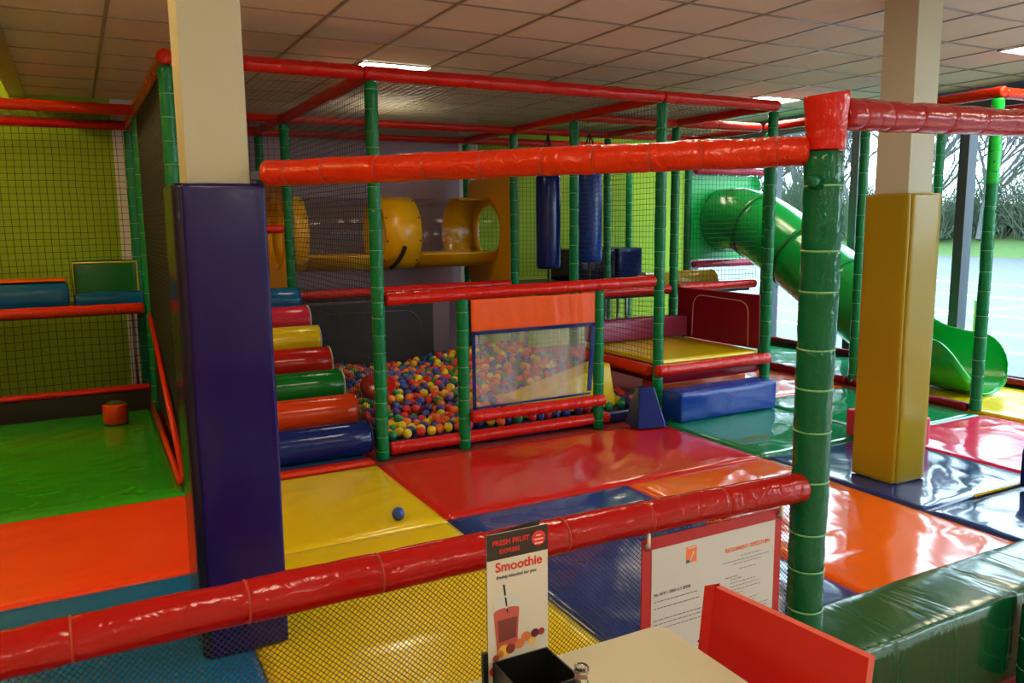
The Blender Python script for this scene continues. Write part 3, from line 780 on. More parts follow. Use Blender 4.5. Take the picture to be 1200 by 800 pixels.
# hanging bags
for x, y, r, z0, lb in ((4.50, 7.55, .135, 1.10, 'left hanging navy punch bag, lower and wider'), (4.86, 7.30, .135, 1.17, 'right hanging blue punch bag behind the green post')):
    m = M['navy'] if x < 4.6 else M['blue']
    b = MB(); L = 1.0
    b.lathe([(0.0001, 0), (r * .8, .004), (r * .95, .02), (r, .05), (r * .99, .3), (r * 1.01, .6), (r, L - .05), (r * .94, L - .015), (r * .7, L), (.0001, L + .002)], m, 28, T(0, 0, 0))
    o = b.build('punch_bag'); o.location = (x, y, z0); tag(o, lb, 'punch bag', 'hanging punch bags')
    b = MB()
    for a in range(3):
        c = Vector((math.cos(a * 2.1) * r * .8, math.sin(a * 2.1) * r * .8, L)); b.tube([c, c * .5 + Vector((0, 0, .72)), Vector((0, 0, ZT - .06 - z0))], .008, M['rope'], 6)
    c = b.build('hanging_strap', o); c.location = (0, 0, 0)
    b = MB(); b.tube([(0, 0, 0.002), (0.0, 0, -(z0 - .89))], .014, M['rope'], 8); c = b.build('floor_strap', o); c.location = (0, 0, 0)

# boxes on the back deck
b = MB(); b.soft(.62, .5, .38, M['darkvinyl'], .02, 14, puff=.008, mtx=T(5.46, 8.35, .895)); tag(b.build('foam_box', loc=(5.4, 8.35, .887)), 'near black foam box on the deck behind the punch bags', 'box')
b = MB(); b.soft(.36, .5, .385, M['navy'], .02, 14, puff=.008, mtx=T(6.0, 8.35, .895)); tag(b.build('foam_box', loc=(6.0, 8.35, .887)), 'dark blue foam box on the deck, right of the near black one', 'box')
b = MB(); sg = 18; r = .13; L = 1.0; vs = []; fs = []
for s in (0, 1):
    for k in range(sg + 1):
        a = PI * k / sg; vs.append((s * L - L / 2, r * math.cos(a), r * math.sin(a) * 1.15))
    vs.append((s * L - L / 2, 0, 0))
n_ = sg + 2
for k in range(sg): fs.append((k, k + 1, n_ + k + 1, n_ + k))
fs.append((0, n_, n_ + sg, sg)); fs.append(tuple(range(0, sg + 1))); fs.append(tuple(n_ + k for k in range(sg, -1, -1)))
b.add(vs, [f for f in fs], M['ochre'], True)
b.m = [0] * len(b.f); k_ = b.mi(M['white_strip']); b.m[-2] = k_; b.m[-1] = k_; b.sm[-1] = b.sm[-2] = False
o = b.build('half_roll'); o.location = (6.06, 7.28, .888); tag(o, 'yellow half round foam roll with grey ends on the right deck', 'foam roll')

# far left bay: bench, seat, stool
b = MB(); b.soft(2.0, .4, .225, M['teal'], .02, 16, puff=.01, mtx=T(-1.08, 8.2, .897)); tag(b.build('foam_bench', loc=(-1.08, 8.2, .887)), 'long blue foam bench on the far left deck', 'bench')
b = MB(); b.soft(1.98, .38, .02, M['orangev'], .008, 16, mtx=T(-1.08, 8.2, 1.135)); tag(b.build('bench_topper', loc=(-1.08, 8.2, 1.125)), 'thin orange pad on top of the long blue bench', 'pad')
e1 = empty('foam_sofa', (.23, 8.22, .895), 'green backed foam seat with a blue cushion on the far left deck', 'seat')
b = MB(); b.soft(.54, .12, .4, M['greendk'], .02, 12, puff=.008, mtx=T(0, .12, 0)); o = b.build('backrest', e1); o.location = (0, 0, 0)
b = MB()
b.tube([(-.262, .055, .02), (-.262, .055, .385), (.262, .055, .385), (.262, .055, .02)], .007, M['yellowv'], 6); o = b.build('piping', e1); o.location = (0, 0, 0)
b = MB(); b.soft(.55, .2, .12, M['teal'], .02, 12, puff=.008, mtx=T(.01, -.06, 0)); o = b.build('cushion', e1); o.location = (0, 0, 0)
e1 = empty('foam_stool', (.19, 7.25, .004), 'small orange foam stool with a green top on the leaf green mat', 'stool')
b = MB(); b.lathe([(.0001, 0), (.085, 0), (.095, .01), (.095, .15), (.085, .165), (.0001, .167)], M['rollor'], 8); o = b.build('body', e1); o.location = (0, 0, 0)
b = MB(); b.lathe([(.0001, .168), (.07, .168), (.074, .172), (.07, .178), (.0001, .18)], M['greendk'], 8); o = b.build('top', e1); o.location = (0, 0, 0)

# ------------------------------------------------------------------ yellow tunnel
ty, tz, tr = 8.42, 1.50, .385
e1 = empty('crawl_tunnel', (3.0, ty, .89), 'yellow crawl tunnel with clear window sections above the ball pit', 'tunnel')
def arcsheet(x0, x1, r, a0, a1, m, t=.008, n=40):
    b = MB(); vs = []; fs = []; full = abs(a1 - a0 - 2 * PI) < 1e-6
    for x in (x0, x1):
        for rr in (r, r - t):
            for k in range(n + (0 if full else 1)):
                a = a0 + (a1 - a0) * k / n; vs.append((x - 3, math.cos(a) * rr, tz - .89 + math.sin(a) * rr))
    q = n if full else n + 1
    for k in range(n):
        j = (k + 1) % q
        fs += [(k, j, 2 * q + j, 2 * q + k), (q + k, 3 * q + k, 3 * q + j, q + j), (k, q + k, q + j, j), (2 * q + k, 2 * q + j, 3 * q + j, 3 * q + k)]
    if not full: fs += [(0, 2 * q, 3 * q, q), (q - 1, 2 * q - 1, 4 * q - 1, 3 * q - 1)]
    b.add(vs, fs, m); return b
TW = 2 * PI
for x0, x1 in ((2.84, 3.24), (1.84, 2.05)):
    o = arcsheet(x0, x1, tr, 0, TW, M['tube_y']).build('tube_section', e1); o.location = (0, 0, 0)
    b = MB()
    for xx in (x0 + .02, x1 - .02):
        for k in range(10):
            a = 2 * PI * k / 10 + .2
            c = Vector((xx - 3, math.cos(a) * (tr + .001), tz - .89 + math.sin(a) * (tr + .001))); d = Vector((0, math.cos(a), math.sin(a)))
            b.tube([c, c + d * .009], .009, M['bolt'], 8)
    o = b.build('bolts', o if False else e1); o.location = (0, 0, 0)
o = arcsheet(3.80, 4.18, tr - .001, -.64, PI * .62, M['tube_y']).build('tube_end_shell', e1); o.location = (0, 0, 0)
for x0, x1 in ((2.05, 2.84), (3.24, 4.18)):
    o = arcsheet(x0, x1, tr, PI + .62, TW - .62, M['tube_y']).build('tube_trough', e1); o.location = (0, 0, 0)
    o = arcsheet(x0, x1, tr - .009, -.64, PI + .64, M['acrylic'], .004).build('clear_window', e1); o.location = (0, 0, 0)
b = MB(); b.tube([(2.97 - 3 + .0 + .10 * (1.2 - (a - PI)), math.cos(a) * (tr + .012), tz - .89 + math.sin(a) * (tr + .012)) for a in [PI + .35 + (.85) * k / 8 for k in range(9)]], .024, M['rope'], 8)
o = b.build('support_band', e1); o.location = (0, 0, 0)
for x, lb in ((1.81, 'yellow plastic wall panel with a round hole at the left end of the tunnel'), (4.21, 'yellow plastic wall panel with a round hole at the right end of the tunnel')):
    b = MB(); n = 48; vs = []; fs = []; hr = .30; t = .02
    def sq(a):
        c, s_ = math.cos(a), math.sin(a); k = min((.525 if True else 0) / max(1e-6, abs(c)), (.60 if s_ > 0 else .611) / max(1e-6, abs(s_))); return c * k, s_ * k
    for xx in (0, t):
        for k in range(n):
            a = 2 * PI * k / n + PI / 4; vs.append((xx, math.cos(a) * hr, math.sin(a) * hr))
        for k in range(n):
            a = 2 * PI * k / n + PI / 4; p, q = sq(a); vs.append((xx, p, q))
    for k in range(n):
        j = (k + 1) % n
        fs += [(k, n + k, n + j, j), (2 * n + k, 2 * n + j, 3 * n + j, 3 * n + k), (k, j, 2 * n + j, 2 * n + k), (n + k, 3 * n + k, 3 * n + j, n + j)]
    b.add(vs, fs, M['tube_y'], False)
    o = b.build('tunnel_panel'); o.location = (x, ty, tz); tag(o, lb, 'panel', 'yellow tunnel end panels')
    b = MB(); b.tube([(-.004, math.cos(a) * (hr + .04), math.sin(a) * (hr + .04)) for a in [2 * PI * k / 40 for k in range(40)]], .012, M['tube_y'], 8, closed=True)
    c = b.build('hole_rim', o); c.location = (0, 0, 0)

# ------------------------------------------------------------------ slide
sx = 7.22
e1 = empty('tube_slide', (sx, 5.5, 0.), 'large green tube slide curving down to an open chute by the windows', 'slide')
path = [(8.0 - .2, 1.60), (7.5, 1.60), (7.2, 1.52), (6.9, 1.38), (6.6, 1.21), (6.3, 1.04), (6.0, .87), (5.7, .71), (5.45, .57)]
def smoothpath(P, k=6):
    out = []
    for i in range(len(P) - 1):
        p0 = P[max(0, i - 1)]; p1 = P[i]; p2 = P[i + 1]; p3 = P[min(len(P) - 1, i + 2)]
        for j in range(k):
            t = j / k
            out.append(tuple(.5 * (2 * p1[a] + (p2[a] - p0[a]) * t + (2 * p0[a] - 5 * p1[a] + 4 * p2[a] - p3[a]) * t * t + (3 * p1[a] - p0[a] - 3 * p2[a] + p3[a]) * t ** 3) for a in range(2)))
    out.append(P[-1]); return out
sp = smoothpath(path)
SR = .39
def tubeshell(P, r, t, m, seg=40):
    b = MB(); vs = []; fs = []; n = len(P)
    for rr in (r, r - t):
        for i in range(n):
            a_ = P[max(0, i - 1)]; c_ = P[min(n - 1, i + 1)]; T_ = Vector((0, c_[0] - a_[0], c_[1] - a_[1])).normalized(); w = Vector((1, 0, 0)).cross(T_)
            for k in range(seg):
                a = 2 * PI * k / seg; vs.append(Vector((0, P[i][0] - 5.5, P[i][1])) + Vector((1, 0, 0)) * math.cos(a) * rr + w * math.sin(a) * rr)
    q = n * seg
    for i in range(n - 1):
        for k in range(seg):
            j = (k + 1) % seg; A = i * seg; B_ = (i + 1) * seg
            fs += [(A + k, B_ + k, B_ + j, A + j), (q + A + k, q + A + j, q + B_ + j, q + B_ + k)]
    for k in range(seg):
        j = (k + 1) % seg; fs += [(k, j, q + j, q + k), (q - seg + k, 2 * q - seg + k, 2 * q - seg + j, q - seg + j)]
    b.add(vs, fs, m); return b
cut = [0, 12, 25, 37, len(sp) - 1]
for a_, c_ in zip(cut, cut[1:]):
    seg_ = sp[a_:c_ + 1]
    o = tubeshell(seg_, SR, .012, M['tube_g']).build('tube_section', e1); o.location = (0, 0, 0)
for i in cut[1:-1]:
    b = MB(); P0 = sp[i]; T_ = Vector((0, sp[i + 1][0] - P0[0], sp[i + 1][1] - P0[1])).normalized(); w = Vector((1, 0, 0)).cross(T_)
    b.tube([Vector((0, P0[0] - 5.5, P0[1])) + (Vector((1, 0, 0)) * math.cos(a) + w * math.sin(a)) * (SR + .003) for a in [2 * PI * k / 40 for k in range(40)]], .007, M['greendk'], 6, closed=True)
    for k in range(8):
        a = 2 * PI * k / 8 + .3; c = Vector((0, P0[0] - 5.46, P0[1] - .02)) + (Vector((1, 0, 0)) * math.cos(a) + w * math.sin(a)) * (SR + .0)
        b.tube([c, c + (Vector((1, 0, 0)) * math.cos(a) + w * math.sin(a)) * .01], .011, M['bolt'], 8)
    o = b.build('joint_ring', e1); o.location = (0, 0, 0)
# open chute
b = MB(); n = 26; seg = 30; vs = []; fs = []
def chute(t, k, off):
    y = 5.46 - 1.16 * t
    zc = .57 - .36 * t ** .8 + .20 * t ** 2.2; R = SR - .01 + .02 * t
    f = min(1, t / .4); half = math.radians(155); hw = .12
    if t > .70:
        q_ = math.sqrt(max(.0, 1 - ((t - .70) / .32) ** 2)); hw *= q_; low = PI / 2 * (q_ * .88 + .12)
    else: low = PI / 2
    u = abs(k); sg_ = 1 if k >= 0 else -1; r_ = R - off
    if u <= .7: a = low * u / .7; return Vector((math.sin(a) * r_ * sg_, y - 5.5, zc - math.cos(a) * r_))
    w = (u - .7) / .3; f = f * f * (3 - 2 * f)
    a = PI / 2 + w * (half - PI / 2)
    cx, cz = math.sin(a) * r_, zc - math.cos(a) * r_
    ex, ez = math.sin(low) * r_, zc - math.cos(low) * r_ + w * hw
    return Vector(((cx * (1 - f) + ex * f) * sg_, y - 5.5, cz * (1 - f) + ez * f))
for off in (0, .014):
    for i in range(n + 1):
        for k in range(seg + 1): vs.append(chute(i / n, -1 + 2 * k / seg, off))
q = (n + 1) * (seg + 1)
for i in range(n):
    for k in range(seg):
        a = i * (seg + 1) + k; c = a + seg + 1
        fs += [(a, a + 1, c + 1, c), (q + a, q + c, q + c + 1, q + a + 1)]
rim = [k for k in range(seg)] + [i * (seg + 1) + seg for i in range(n)] + [n * (seg + 1) + k for k in range(seg, 0, -1)] + [i * (seg + 1) for i in range(n, 0, -1)]
for i in range(len(rim)):
    a, c = rim[i], rim[(i + 1) % len(rim)]; fs.append((a, q + a, q + c, c))
b.add(vs, fs, M['tube_g'])
zmin = min(v[2] for v in b.v)
b.v = [(v[0], v[1], v[2] - 0) for v in b.v]
o = b.build('open_chute', e1); o.location = (0, 0, 0)
b = MB(); b.tube([(math.cos(a) * (SR - .0), 0, math.sin(a) * (SR - .0)) for a in [2 * PI * k / 36 for k in range(36)]], .012, M['tube_g'], 8, closed=True)
o = b.build('chute_foot', e1); o.scale = (.35, .35, .35); o.location = (0, -.75, .05 + .02); o.rotation_euler = (PI / 2, 0, 0)
b = MB(); b.tube([(math.cos(a) * (SR + .045), 5.44 - 5.5, .56 + math.sin(a) * (SR + .045)) for a in [2 * PI * k / 36 for k in range(36)]], .04, M['darkvinyl'], 12, closed=True)
o = b.build('padded_ring', e1); o.location = (0, 0, 0); o['label'] = 'dark padded ring'
# slide panel with hole
b = MB(); n = 48; vs = []; fs = []; t = .02; x0, x1, z0, z1 = 6.69 - sx, 7.84 - sx, 1.12 - 1.6, 2.15 - 1.6
for yy_ in (0, t):
    for k in range(n):
        a = 2 * PI * k / n; vs.append((math.cos(a) * .34, yy_, math.sin(a) * .34))
    for k in range(n):
        a = 2 * PI * k / n; c, s_ = math.cos(a), math.sin(a)
        k1 = (x1 if c > 0 else x0) / c if abs(c) > 1e-6 else 1e9; k2 = (z1 if s_ > 0 else z0) / s_ if abs(s_) > 1e-6 else 1e9
        kk = min(k1, k2); vs.append((c * kk, yy_, s_ * kk))
for k in range(n):
    j = (k + 1) % n
    fs += [(k, j, n + j, n + k), (2 * n + k, 3 * n + k, 3 * n + j, 2 * n + j), (k, 2 * n + k, 2 * n + j, j), (n + k, n + j, 3 * n + j, 3 * n + k)]
b.add(vs, fs, M['panel_g'], False); o = b.build('slide_panel'); o.location = (sx, 7.82, 1.6); tag(o, 'emerald plastic panel behind the top of the green slide', 'panel')

# ------------------------------------------------------------------ columns with pads
def column(name_label, x0, x1, y0, y1, pads, plabel, pm, sidem, zt=1.745):
    b = MB(); b.box(x0, x1, y0, y1, ZF, ZC - .001, M['post_white']); o = b.build('column', bevel=.004, loc=((x0 + x1) / 2, (y0 + y1) / 2, ZF)); struct(o, name_label)
    px0, px1, py0, py1 = pads
    e = empty('column_pad', ((px0 + px1) / 2, (py0 + py1) / 2, .004), plabel, 'pad', 'padded column covers')
    cx, cy = (px0 + px1) / 2, (py0 + py1) / 2
    h = zt - .004
    def panel(nm, a0, a1, c0, c1, m, hh=h):
        b = MB(); b.soft(a1 - a0, c1 - c0, hh, m, .012, 40, puff=.003, wr=.0025, wf=3., mtx=T((a0 + a1) / 2 - cx, (c0 + c1) / 2 - cy, 0))
        o = b.build(nm, e); o.location = (0, 0, 0); return o
    panel('front_pad', px0 + .028, px1, py0, y0 - .002, pm)
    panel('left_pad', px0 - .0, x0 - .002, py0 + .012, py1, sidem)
    panel('right_pad', x1 + .002, px1, y0 + .001, py1, pm)
    panel('rear_pad', x0 + .0, x1, y1 + .002, py1, pm)
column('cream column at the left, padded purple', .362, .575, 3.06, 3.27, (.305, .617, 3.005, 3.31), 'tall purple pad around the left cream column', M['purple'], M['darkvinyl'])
column('cream column at the right, padded yellow', 4.285, 4.50, 3.115, 3.34, (4.25, 4.54, 3.07, 3.375), 'tall yellow pad around the right cream column', M['ochre'], M['ochre'])

# ------------------------------------------------------------------ near fence
FP = (1.955, 1.70)
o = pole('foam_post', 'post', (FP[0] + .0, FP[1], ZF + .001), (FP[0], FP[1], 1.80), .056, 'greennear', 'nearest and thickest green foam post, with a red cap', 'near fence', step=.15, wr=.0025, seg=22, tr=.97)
bb, _, _ = sleeve((FP[0], FP[1], 1.80), (FP[0], FP[1], 1.95), .055, M['red'], .09, 3, .003, cap=False, seg=24, r1=.064)
bb.v = [(v[0], v[1], v[2] + max(0, (v[2] - 1.88) / .07) * (.016 * (1 if v[0] > FP[0] else -.3) * abs(v[0] - FP[0]) / .06 + .006)) for v in bb.v]
c = bb.build('red_cap', loc=(FP[0], FP[1], ZF + .001)); c.parent = o; c.location = (0, 0, 0); c['label'] = 'red vinyl cap with a creased peak'
b = MB(); b.tube([(FP[0] - .05, FP[1] - .02, 1.705), (FP[0] - .085, FP[1] - .03, 1.712), (FP[0] - .105, FP[1] - .035, 1.718)], [.024, .018, .004], M['greennear'], 8)
c = b.build('vinyl_flap', loc=(FP[0], FP[1], ZF + .001)); c.parent = o; c.location = (0, 0, 0)
NR = 'near fence rails'
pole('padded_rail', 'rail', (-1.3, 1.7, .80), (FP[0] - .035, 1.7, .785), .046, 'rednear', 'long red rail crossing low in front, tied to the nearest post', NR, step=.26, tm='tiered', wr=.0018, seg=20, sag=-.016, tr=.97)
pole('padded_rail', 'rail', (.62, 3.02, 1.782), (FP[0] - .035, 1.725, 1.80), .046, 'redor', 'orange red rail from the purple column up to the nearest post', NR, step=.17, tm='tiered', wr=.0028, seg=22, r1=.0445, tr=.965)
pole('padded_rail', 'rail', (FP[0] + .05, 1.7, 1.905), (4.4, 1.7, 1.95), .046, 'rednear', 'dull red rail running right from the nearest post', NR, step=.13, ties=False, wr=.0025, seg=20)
b = MB(); b.box(.576, .60, 2.99, 3.05, 1.76, 1.79, M['frame']); tag(b.build('rail_bracket', loc=(.58, 3.02, 1.77)), 'small grey bracket on the left cream column', 'bracket')
net('fine diamond net hanging under the long red rail', (-1.3, 1.7, ZF + .01), X, Z, 3.2, .80, .0100, .00085, M['netnear'], diag=True, seed=21, grp='near fence net')
# green bumper
b = MB(); b.soft(3.2, .285, .325, M['padgreen'], .010, 60, puff=.003, wr=.005, wf=5.5, mtx=T(2.015 + 1.6, 1.69, ZF + .001)); tag(b.build('bumper_block', loc=(3.6, 1.69, ZF)), 'long bottle green padded bumper at the lower right, beside the nearest post', 'bumper')
pole('foam_post', 'post', (2.87, 1.48, ZF + .001), (2.87, 1.48, .33), .05, 'greennear', 'short green post at the right edge in front of the bumper', 'near fence', step=.12)
# blocks
b = MB(); b.soft(.26, .5, .2, M['crimson'], .012, 14, puff=.006, mtx=T(5.11, 3.77, .006, .04)); tag(b.build('foam_block', loc=(5.11, 3.77, 0)), 'crimson foam block on the floor behind the yellow column', 'block')
b = MB(); b.soft(.5, .46, .25, M['navy'], .03, 14, puff=.008, mtx=T(5.10, 2.45, .006)); tag(b.build('foam_block', loc=(5.10, 2.45, 0)), 'navy foam block at the right edge on the navy mats', 'block')

# ------------------------------------------------------------------ rules sign
def text(body, size, m, parent, loc, rot, name='lettering', align='LEFT', ext=.0004, sx_=1.0, bold=0.):
    cu = bpy.data.curves.new(name, 'FONT'); cu.body = body; cu.size = size; cu.align_x = align; cu.extrude = ext; cu.offset = bold; cu.resolution_u = 3
    t = bpy.data.objects.new(name, cu); C.objects.link(t)
    dg = bpy.context.evaluated_depsgraph_get(); me = bpy.data.meshes.new_from_object(t.evaluated_get(dg)); bpy.data.objects.remove(t)
    me.materials.clear(); me.materials.append(m)
    o = bpy.data.objects.new(name, me); C.objects.link(o); o.parent = parent; o.location = loc; o.rotation_euler = rot; o.scale = (sx_, 1, 1)
    return o
SY = 1.683; SW = .525; SH = .40
e1 = empty('rules_sign', (1.297, SY, .742 - SH), 'white paper rules sign with a red border hung on the near fence net', 'sign')
b = MB(); b.box(0, SW, 0, .004, 0, SH, M['signred']); o = b.build('red_backing', e1); o.location = (0, 0, 0)
b = MB(); b.box(.032, SW - .03, -.002, -.0003, .0, SH - .034, M['paperback']); o = b.build('paper', e1); o.location = (0, 0, 0)
for x in (.015, SW - .012):
    b = MB(); b.tube([(x, -.006, SH - .022), (x - .002, -.012, SH - .005), (x, -.008, SH + .02)], .005, M['tiewhite'], 8); b.lathe([(.010, 0), (.010, .004), (.0001, .004)], M['steel'], 14, T(x, -.001, SH - .022, 0, PI / 2, 0))
    o = b.build('fixing', e1); o.location = (0, 0, 0)
R90 = (PI / 2, 0, 0); yo = -.0027
text('REGLEMENT SPEELTUIN', .0168, M['inkor'], e1, (.298, yo, SH - .098), R90, bold=.0003)
text('Nr. N.V. - 2001-1.1 SPDR', .0125, M['ink'], e1, (.040, yo, SH - .172), R90, bold=.0003)
b = MB(); b.box(.152, .19, yo - .0004, yo + .0002, SH - .098, SH - .05, M['inkor']); b.box(.156, .186, yo - .0008, yo - .0004, SH - .056, SH - .053, M['paperback'])
b.add([(.158, yo - .0008, SH - .085), (.166, yo - .0008, SH - .097), (.182, yo - .0008, SH - .068), (.178, yo - .0008, SH - .066), (.167, yo - .0008, SH - .088)], [(0, 1, 2, 3, 4)], M['paperback'], False)
b.box(.152, .166, yo - .0009, yo - .0005, SH - .098, SH - .088, M['ink'])
o = b.build('emblem', e1); o.location = (0, 0, 0)
b = MB(); rr = random.Random(4)
def words(x0, x1, z, h=.0034, m='ink'):
    x = x0
    while x < x1 - .004:
        w = rr.uniform(.006, .018); w = min(w, x1 - x); b.box(x, x + w, yo - .0004, yo + .0002, z, z + h * .6, M[m]); x += w + .0035
words(.04, .20, SH - .19); words(.04, .205, SH - .21)
for k, (q, w) in enumerate(((.245, .18), (.258, .20), (.272, .17))): words(.04, .04 + w, SH - q)
o = b.build('text_lines', e1); o.location = (0, 0, 0); b = MB()
words(.36, .44, SH - .118, .0025); words(.29, .475, SH - .130, .0025); words(.33, .44, SH - .140, .0025); words(.355, .42, SH - .158, .003)
o = b.build('text_lines', e1); o.location = (0, 0, 0); b = MB()
words(.30, .35, SH - .178)
for k, w in enumerate((.05, .10, .12, .12, .05)): words(.322, .322 + w, SH - .186 - .0115 * k, .0028)
o = b.build('text_lines', e1); o.location = (0, 0, 0); b = MB()
words(.305, .34, SH - .245, .0028); words(.30, .43, SH - .257, .0025); words(.30, .42, SH - .266, .0025); words(.31, .475, SH - .284, .0025); words(.30, .47, SH - .294, .0025); words(.305, .42, SH - .304, .0025)
o = b.build('text_lines', e1); o.location = (0, 0, 0)
b = MB(); b.tube([(.455 + .016 * math.cos(a), yo, SH - .33 + .016 * math.sin(a)) for a in [2 * PI * k / 24 for k in range(24)]], .0012, M['ink'], 5, closed=True)
b.tube([(.444, yo, SH - .341), (.466, yo, SH - .319)], .0012, M['ink'], 5)
b.box(.45, .46, yo - .0004, yo + .0002, SH - .335, SH - .325, M['ink'])
o = b.build('prohibition_symbol', e1); o.location = (0, 0, 0)
b = MB(); b.add([(.20, yo, SH - .345), (.212, yo, SH - .337), (.226, yo, SH - .355), (.224, yo, SH - .365)], [(0, 3, 2, 1)], M['purple'], False); o = b.build('corner_print', e1); o.location = (0, 0, 0)

# ------------------------------------------------------------------ table, chair, menu, bottle
tx0, tx1, ty0, ty1 = .30, 1.042, .62, 1.282
e1 = empty('cafe_table', (.67, .95, ZF), 'cream topped cafe table at the bottom of the picture', 'table')
b = MB(); pts = []; r = .035
for cx, cy, a0 in ((tx1 - r, ty1 - r, 0), (tx0 + r, ty1 - r, PI / 2), (tx0 + r, ty0 + r, PI), (tx1 - r, ty0 + r, 1.5 * PI)):
    for k in range(7): a = a0 + PI / 2 * k / 6; pts.append((cx + r * math.cos(a) - .67, cy + r * math.sin(a) - .95))
n = len(pts); zt = .75 - ZF
vs = [(p[0], p[1], z) for z in (zt - .028, zt - .002) for p in pts] + [(p[0] * .995, p[1] * .995, zt) for p in pts]
fs = [(i, (i + 1) % n, n + (i + 1) % n, n + i) for i in range(n)] + [(n + i, n + (i + 1) % n, 2 * n + (i + 1) % n, 2 * n + i) for i in range(n)] + [tuple(2 * n + i for i in range(n)), tuple(reversed(range(n)))]
b.add(vs, fs, M['cream'], False); o = b.build('table_top', e1); o.location = (0, 0, 0)
b = MB(); b.lathe([(.0001, .03), (.03, .03), (.03, zt - .03), (.0001, zt - .03)], M['steel'], 20); o = b.build('pedestal', e1); o.location = (0, 0, 0)
b = MB(); b.lathe([(.0001, 0), (.22, 0), (.22, .012), (.06, .03), (.0001, .03)], M['steel'], 32); o = b.build('foot_plate', e1); o.location = (0, 0, 0)

# chair: back towards +x, facing the table
e1 = empty('cafe_chair', (1.0, 1.02, ZF), 'red plastic cafe chair with its back beside the table edge', 'chair')
b = MB(); yc0, yc1 = .835, 1.207
vs = []; n = 12; k = 10
def bp(u, v, side):   # u along y, v up
    y = yc1 + (yc0 - yc1) * u; z = .44 + .405 * v + .02 * 0
    x = 1.115 + .05 * (v - 1) * -1 * -1 * .6 + side * .014
    x = 1.12 - .04 * (1 - v) + side * .016
    z += .026 * u * v
    return (x - 1.0, y - 1.02, z - ZF)
for side in (0, 1):
    for j in range(k + 1):
        for i in range(n + 1): vs.append(bp(i / n, j / k, side))
q = (n + 1) * (k + 1); fs = []
for j in range(k):
    for i in range(n):
        a = j * (n + 1) + i; fs += [(a, a + 1, a + n + 2, a + n + 1), (q + a, q + a + n + 1, q + a + n + 2, q + a + 1)]
b.add(vs, fs, M['chair_red'], False)
rim = [i for i in range(n)] + [j * (n + 1) + n for j in range(k)] + [k * (n + 1) + i for i in range(n, 0, -1)] + [j * (n + 1) for j in range(k, 0, -1)]
b.add(vs, [(rim[i], q + rim[i], q + rim[(i + 1) % len(rim)], rim[(i + 1) % len(rim)]) for i in range(len(rim))], M['chair_edge'], False)
o = b.build('backrest', e1); o.location = (0, 0, 0)
b = MB(); b.add([(.12, .187, .849 - ZF), (.08, .187, .44 - ZF), (.068, .205, .44 - ZF), (.108, .205, .843 - ZF), (.136, .189, .849 - ZF), (.096, .189, .44 - ZF)], [(0, 1, 2, 3), (3, 2, 5, 4), (0, 3, 4)], M['chair_red'], False); o = b.build('side_rim', e1); o.location = (0, 0, 0)
b = MB(); b.soft(.40, .40, .03, M['chair_red'], .012, 12, mtx=T(-.10, -.02, .44 - ZF)); o = b.build('seat', e1); o.location = (0, 0, 0)
for dx, dy in ((-.27, -.19), (-.27, .15), (.06, -.19), (.06, .15)):
    b = MB(); b.tube([(dx, dy, 0.0), (dx * .9, dy * .9, .44 - ZF)], .011, M['steel'], 10); o = b.build('leg', e1); o.location = (0, 0, 0)

# menu holder and card
e1 = empty('menu_holder', (.6245, 1.093, .7505), 'open black plastic holder standing on the table', 'holder')
b = MB(); hx, hy, hz, t = .0535, .055, .110, .003
b.box(-hx, hx, -hy, -hy + t, 0, hz, M['black']); b.box(-hx, hx, hy - t, hy, 0, hz, M['black']); b.box(-hx, -hx + t, -hy + t, hy - t, 0, hz, M['black']); b.box(hx - t, hx, -hy + t, hy - t, 0, hz, M['black']); b.box(-hx, hx, -hy, hy, 0, t, M['black'])
o = b.build('tray', e1); o.location = (0, 0, 0)
e2 = empty('menu_card', (.567, 1.156, .752), 'tall folded drinks menu card showing a red fruit smoothie', 'menu')
CW, CH = .117, .332
b = MB(); b.box(0, CW, 0, .0012, 0, CH, M['paper']); b.box(0, CW, -.0003, 0, CH - .046, CH, M['inkdark']); o = b.build('front_panel', e2); o.location = (0, 0, 0); o.rotation_euler.z = -.02
o1 = o
b = MB(); b.box(0, CW, 0, .0012, 0, CH, M['inkdark']); o = b.build('rear_panel', e2); o.location = (0.0, .002, 0); o.rotation_euler.z = .17
y_ = -.0006
t1 = text('FRESH FRUIT', .0125, M['inkred'], o1, (.010, y_, CH - .021), R90, bold=.0003)
t1 = text('EXPRESS', .0105, M['inkred'], o1, (.023, y_, CH - .036), R90, bold=.0002)
t1 = text('Smoothie', .0235, M['inkred'], o1, (.015, y_, CH - .068), R90, bold=.0004)
t1 = text('freshly blended for you', .0082, M['ink'], o1, (.017, y_, CH - .081), R90, bold=.0001)
b = MB()
def disc(cx, cz, r, m, yy=y_, n=20, ry=None):
    ry = ry or r; b.add([(cx + r * math.cos(2 * PI * k / n), yy, cz + ry * math.sin(2 * PI * k / n)) for k in range(n)], [tuple(range(n))], M[m], False)
def quad(p, m, yy=y_): b.add([(x, yy, z) for x, z in p], [tuple(range(len(p)))], M[m], False)
disc(.099, CH - .022, .0135, 'inkred')
for k, w in enumerate((.010, .018, .016)): quad([(.099 - w / 2, CH - .018 - .007 * k), (.099 + w / 2, CH - .018 - .007 * k), (.099 + w / 2, CH - .0155 - .007 * k), (.099 - w / 2, CH - .0155 - .007 * k)], 'inkpink', y_ - .0003)
o = b.build('round_badge', o1); o.location = (0, 0, 0)
b = MB(); c0 = CH - .345
disc(.036, CH - .128, .028, 'cupdome', ry=.020)
quad([(.011, CH - .140), (.060, CH - .140), (.056, CH - .205), (.017, CH - .215)], 'cuppink', y_ - .0002); disc(.0355, CH - .140, .0245, 'cuppink', y_ - .0003, ry=.006)
